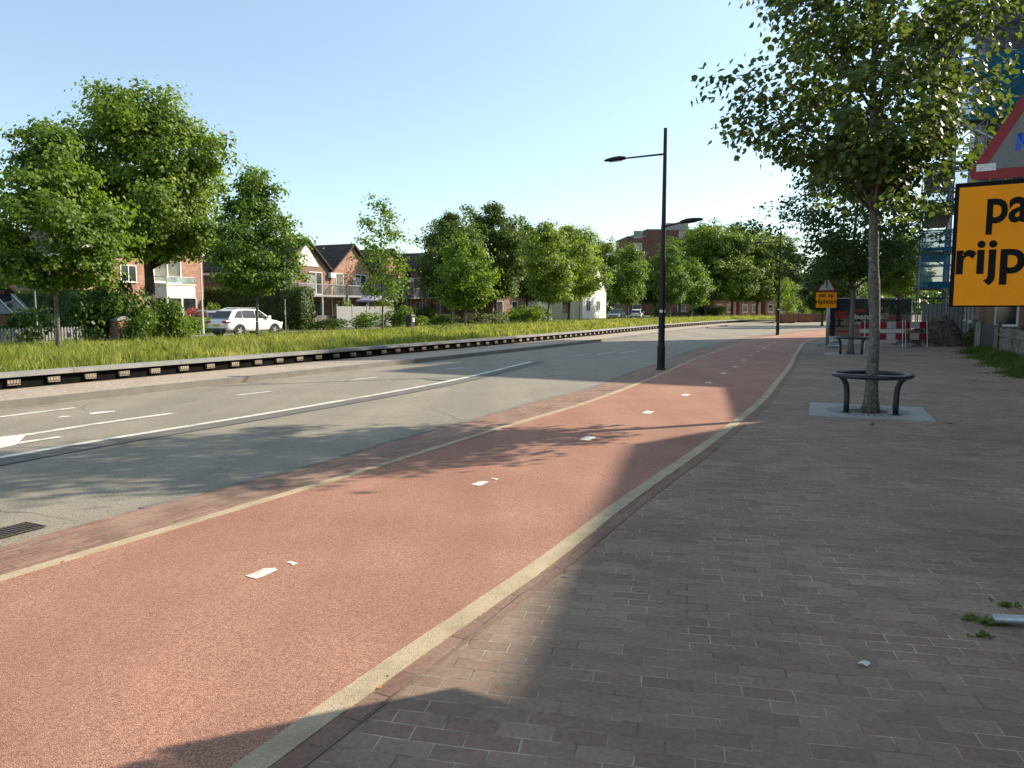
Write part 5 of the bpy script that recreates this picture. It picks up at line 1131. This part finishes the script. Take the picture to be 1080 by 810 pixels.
        mb=MB(); mb.tube([(-1.2,sy*hw*.64,zr-.0),(-.9,sy*hw*.64,zr+.05),(.1,sy*hw*.64,zr+.05),(.35,sy*hw*.63,zr-.0)],.018,6); mb.build('roof_rail', M['galv'], t)
    mb=MB(); mb.box(-hl-.045,-hl-.02,-.26,.26,.62,.73); mb.build('licence_plate', M['plate'], t)
    mb=MB(); mb.box(hl+.0,hl+.025,-.26,.26,.48,.59); mb.build('licence_plate', M['plate'], t)
    mb=MB(); mb.box(hl-.1,hl+.015,-.5,.5,.58,.70); mb.build('grille', M['plastic'], t, bevel=.02)
    return t
s_=S(261,19.2); p=R(s_,19.2); make_car('parked_suv',(p[0],p[1],0),TH-rad(3),'white SUV parked in front of the tall dark hedge',M['carwhite'])
p=RU(650,17); make_car('parked_car',(p[0],p[1],0),TH+math.pi+rad(6),'silver car facing the camera, left of the two far parked cars',M['carsilver'],4.3,1.78,1.55)
p=RU(667,18); make_car('parked_car',(p[0]+.3,p[1]-2,0),TH+rad(10),'white car, right of the two far parked cars',M['carwhite'],4.2,1.76,1.5)
p=R(S(220,26.5),26.5); make_car('parked_car',(p[0],p[1],0),TH+rad(70),'silver car behind the pink flowers beside the bay window house',M['carsilver'],4.3,1.78,1.5)

# ------------------------------------------------------------------ garden things on the left
t=thing('garden_screen',RU(356,24.5),'row of grey garden screens before the balcony houses','fence',TH); 
mb=MB()
for i in range(4): mb.box(i*2.0+.06,i*2.0+1.94,-.02,.02,.1,1.8)
mb.build('panel', M['grey'], t)
for i in range(5):
    mb=MB(); mb.box(i*2.0-.05,i*2.0+.05,-.05,.05,0,1.95); mb.build('post', M['concrete'], t)
def picket(name,u,l,n,h,m,label,sp=.14,rz=0):
    t=thing(name,RU(u,l),label,'fence',TH+rz); mb=MB()
    for i in range(n): mb.prism([(i*sp,.05),(i*sp+.085,.05),(i*sp+.085,h-.06),(i*sp+.042,h),(i*sp,h-.06)],'y',-.012,.012)
    mb.build('pickets', m, t)
    for z in (.2,h-.25):
        mb=MB(); mb.box(-.05,n*sp,.014,.05,z,z+.07); mb.build('rail', m, t)
picket('picket_fence',2,16.9,60,.85,M['concrete'],'white picket fence at the left edge behind the grass')
picket('picket_fence',333,25,30,1.1,M['wood'],'weathered picket fence beside the end of the tall hedge')
t=thing('gate_pillar',RU(127,16.3),'brick gate pillar with pale cap left of the big tree','pillar',TH)
mb=MB(); mb.box(-.3,.3,-.3,.3,0,1.08); mb.build('shaft', M['brick_red'], t); mb=MB(); mb.box(-.36,.36,-.36,.36,1.08,1.16); mb.prism([(-.3,1.16),(.3,1.16),(.1,1.28),(-.1,1.28)],'y',-.3,.3); mb.build('cap', M['concrete'], t)
mb=MB(); mb.box(-.14,.14,-.325,-.302,.45,.75); mb.build('plaque', M['trim'], t)
t=thing('garden_wall',RU(84,17.2),'low dark garden wall left of the brick gate pillar','wall',TH)
mb=MB(); mb.box(0,3.2,0,.25,0,.55); mb.build('masonry', M['brick_dark'], t); mb=MB(); mb.box(-.02,3.22,-.03,.28,.55,.62); mb.build('coping', M['concrete'], t)
t=thing('awning_shed',R(S(-62,23),23),'tiled shed with a glass awning cut by the left edge','shed',TH)
mb=MB(); mb.box(0,2.9,0,3,0,2.5); mb.build('wall', M['brick_dark'], t); mb=MB(); mb.prism([(-.3,2.35),(1.45,4.0),(1.45,4.12),(-.3,2.47)],'y',-.3,3.3); mb.prism([(1.452,4.0),(3.2,2.35),(3.2,2.47),(1.452,4.12)],'y',-.3,3.3); mb.build('roof', M['tile'], t)
mb=MB(); mb.prism([(-1.4,1.35),(.0,2.28),(.0,2.33),(-1.4,1.40)],'x',-.1,3.4); aw=mb.build('awning', M['glass'], t)
for x in (0,.8,1.6,2.4,3.2):
    mb=MB(); mb.bar((x,-1.42,1.40),(x,-.02,2.34),.05,.05); mb.build('bar', M['trim'], aw)
t=thing('parasol',RU(396,25.8),'lilac parasol in the garden of the balcony houses','parasol')
mb=MB(); n=8; R_=1.7; vs=[(0,0,2.95)]+[(R_*math.cos(2*math.pi*i/n),R_*math.sin(2*math.pi*i/n),2.35) for i in range(n)]+[(R_*1.0*math.cos(2*math.pi*i/n),R_*1.0*math.sin(2*math.pi*i/n),2.2) for i in range(n)]
mb.add(vs,[(0,1+i,1+(i+1)%n) for i in range(n)]+[(1+i,9+i,9+(i+1)%n,1+(i+1)%n) for i in range(n)]); mb.build('canopy', M['parasol'], t); mb=MB(); mb.tube([(0,0,0),(0,0,2.95)],.025,8); mb.build('pole', M['trim'], t)
t=thing('wheelie_bin',RU(433,20.5),'dark wheelie bin with pink label by the far side of the verge','bin',TH)
mb=MB(); mb.prism([(-.25,0.08),(.25,.08),(.30,1.0),(-.30,1.0)],'x',-.3,.3); mb.build('body', M['plastic'], t, bevel=.02); mb=MB(); mb.prism([(-.33,1.0),(.34,1.0),(.30,1.08),(-.30,1.10)],'x',-.32,.32); mb.build('lid', M['anth'], t, bevel=.01)
for x in (-.22,.22):
    mb=MB(); mb.tube([(x-.04,.26,.1),(x+.04,.26,.1)],.1,14); mb.build('wheel', M['rubber'], t)
mb=MB(); mb.box(-.15,.15,-.34,-.315,.5,.85); mb.build('label_panel', M['tarp'], t)
t=thing('small_post',RU(477,13),'small dark marker post left of the lime tree trunk','post'); mb=MB(); mb.tube([(0,0,0),(0,0,2.2)],.05,8); mb.build('pole', M['plastic'], t); mb=MB(); mb.box(-.09,.09,-.07,-.05,1.6,1.95); mb.build('plate', M['trim'], t)
t=thing('signpost',RU(302,23.3),'thin grey post in front of the tall dark hedge','post'); mb=MB(); mb.tube([(0,0,0),(0,0,2.3)],.03,8); mb.build('pole', M['galv'], t); mb=MB(); mb.box(-.05,.05,-.05,-.031,1.2,1.5); mb.build('plate', M['trim'], t)

# ------------------------------------------------------------------ small things on the ground
t=thing('gully_grate',(-3.62,5.42,.009),'dark drain grate in the brick strip at the left edge','drain grate',rad(64),scale=.8)
mb=MB(); mb.box(-.24,.24,-.02,.0,-.0,.006); mb.box(-.24,.24,.28,.30,0,.006); mb.box(-.26,-.24,-.02,.30,0,.006); mb.box(.24,.26,-.02,.30,0,.006)
for i in range(11): mb.box(-.22+i*.042,-.20+i*.042,0,.28,0,.0055)
mb.build('frame', M['dwood'], t); mb=MB(); mb.add([(-.24,0,.001),(.24,0,.001),(.24,.28,.001),(-.24,.28,.001)],[(0,1,2,3)]); mb.build('slot', M['rubber'], t)
def flake(name,u,v_,s,m,label,cat,seed,z=.016,h=.02):
    rs=np.random.RandomState(seed); p=P(u,v_); mb=MB(); n=7; vs=[(s*rs.uniform(.6,1)*math.cos(a),s*.7*rs.uniform(.6,1)*math.sin(a),h*rs.uniform(.1,1)) for a in np.linspace(0,6.283,n+1)[:-1]]+[(0,0,h*1.2),(0,0,.001)]
    mb.add(vs,[(i,(i+1)%n,n) for i in range(n)]+[((i+1)%n,i,n+1) for i in range(n)]); o=mb.build(name,m); o.location=(p[0],p[1],z); o.rotation_euler[2]=seed; return tag(o,label,cat)
flake('paper_scrap',911,705,.035,M['paper'],'small crumpled white paper scrap on the shaded pavement','litter',3)
flake('cigarette_butt',401,729,.012,M['orange'],'tiny orange cigarette butt beside the pale kerb band','litter',5,h=.008)
flake('stone',943,433,.07,M['bannertan'],'tan stone at the foot of the nearest trunk','stone',9,.02,.10)
mb=MB(); rs=np.random.RandomState(21)
for (u,v_,n,sp) in [(802,468,10,.32),(826,460,6,.25),(575,606,7,.10),(1020,530,12,.45),(700,620,6,.4),(985,590,3,.2)]:
    p=P(u,v_)
    for i in range(n):
        c=(p[0]+rs.normal()*sp,p[1]+rs.normal()*sp*.7); r_=rs.uniform(.008,.035); k=6; b=rs.uniform(0,6)
        mb.add([(c[0]+r_*rs.uniform(.5,1.2)*math.cos(b+a),c[1]+r_*rs.uniform(.5,1.2)*math.sin(b+a),.0155) for a in np.linspace(0,6.283,k+1)[:-1]],[tuple(range(k))])
o=mb.build('pavement_spots', M['concrete']); tag(o,kind='structure')

# bits of dry leaf and grit along the seams of the paving
rs=np.random.RandomState(33); pos=[]
for c_,lo_i,hi_i,n,sp,off_ in ((roadR_c,26,110,420,.09,.07),(line_c,22,90,160,.10,-.02),(band_c,20,80,170,.06,-.10)):
    q=offset(c_,off_); i_=rs.randint(lo_i,min(hi_i,len(q)-1),n); f_=rs.uniform(size=n)[:,None]; p_=q[i_]*(1-f_)+q[i_+1]*f_+rs.normal(size=(n,2))*sp
    pos.append(np.concatenate([p_,np.full((n,1),.0175)],1))
n=240; g_=np.stack([rs.uniform(1.5,9,n),rs.uniform(2.5,16,n),np.full(n,.0175)],1); pos.append(g_)
pos=np.concatenate(pos); nr=rs.normal(size=pos.shape)*.25+np.array([0,0,1.]); v,k,f=leaf_arrays(pos,nr,rs.uniform(.006,.024,len(pos)),rs,LEAF4,.0)
M['dry']=mat('dry_leaf_bits',(.17,.115,.06),.9,.3,30,.3,200)
put_mesh('leaf_litter', faces_mesh('leaf_litter',v,k,f,M['dry']), (0,0,0), 'tiny dry leaf bits and grit along the paving seams', 'litter')['kind']='stuff'
bpy.data.objects['brick_flats'].scale[2]=.94
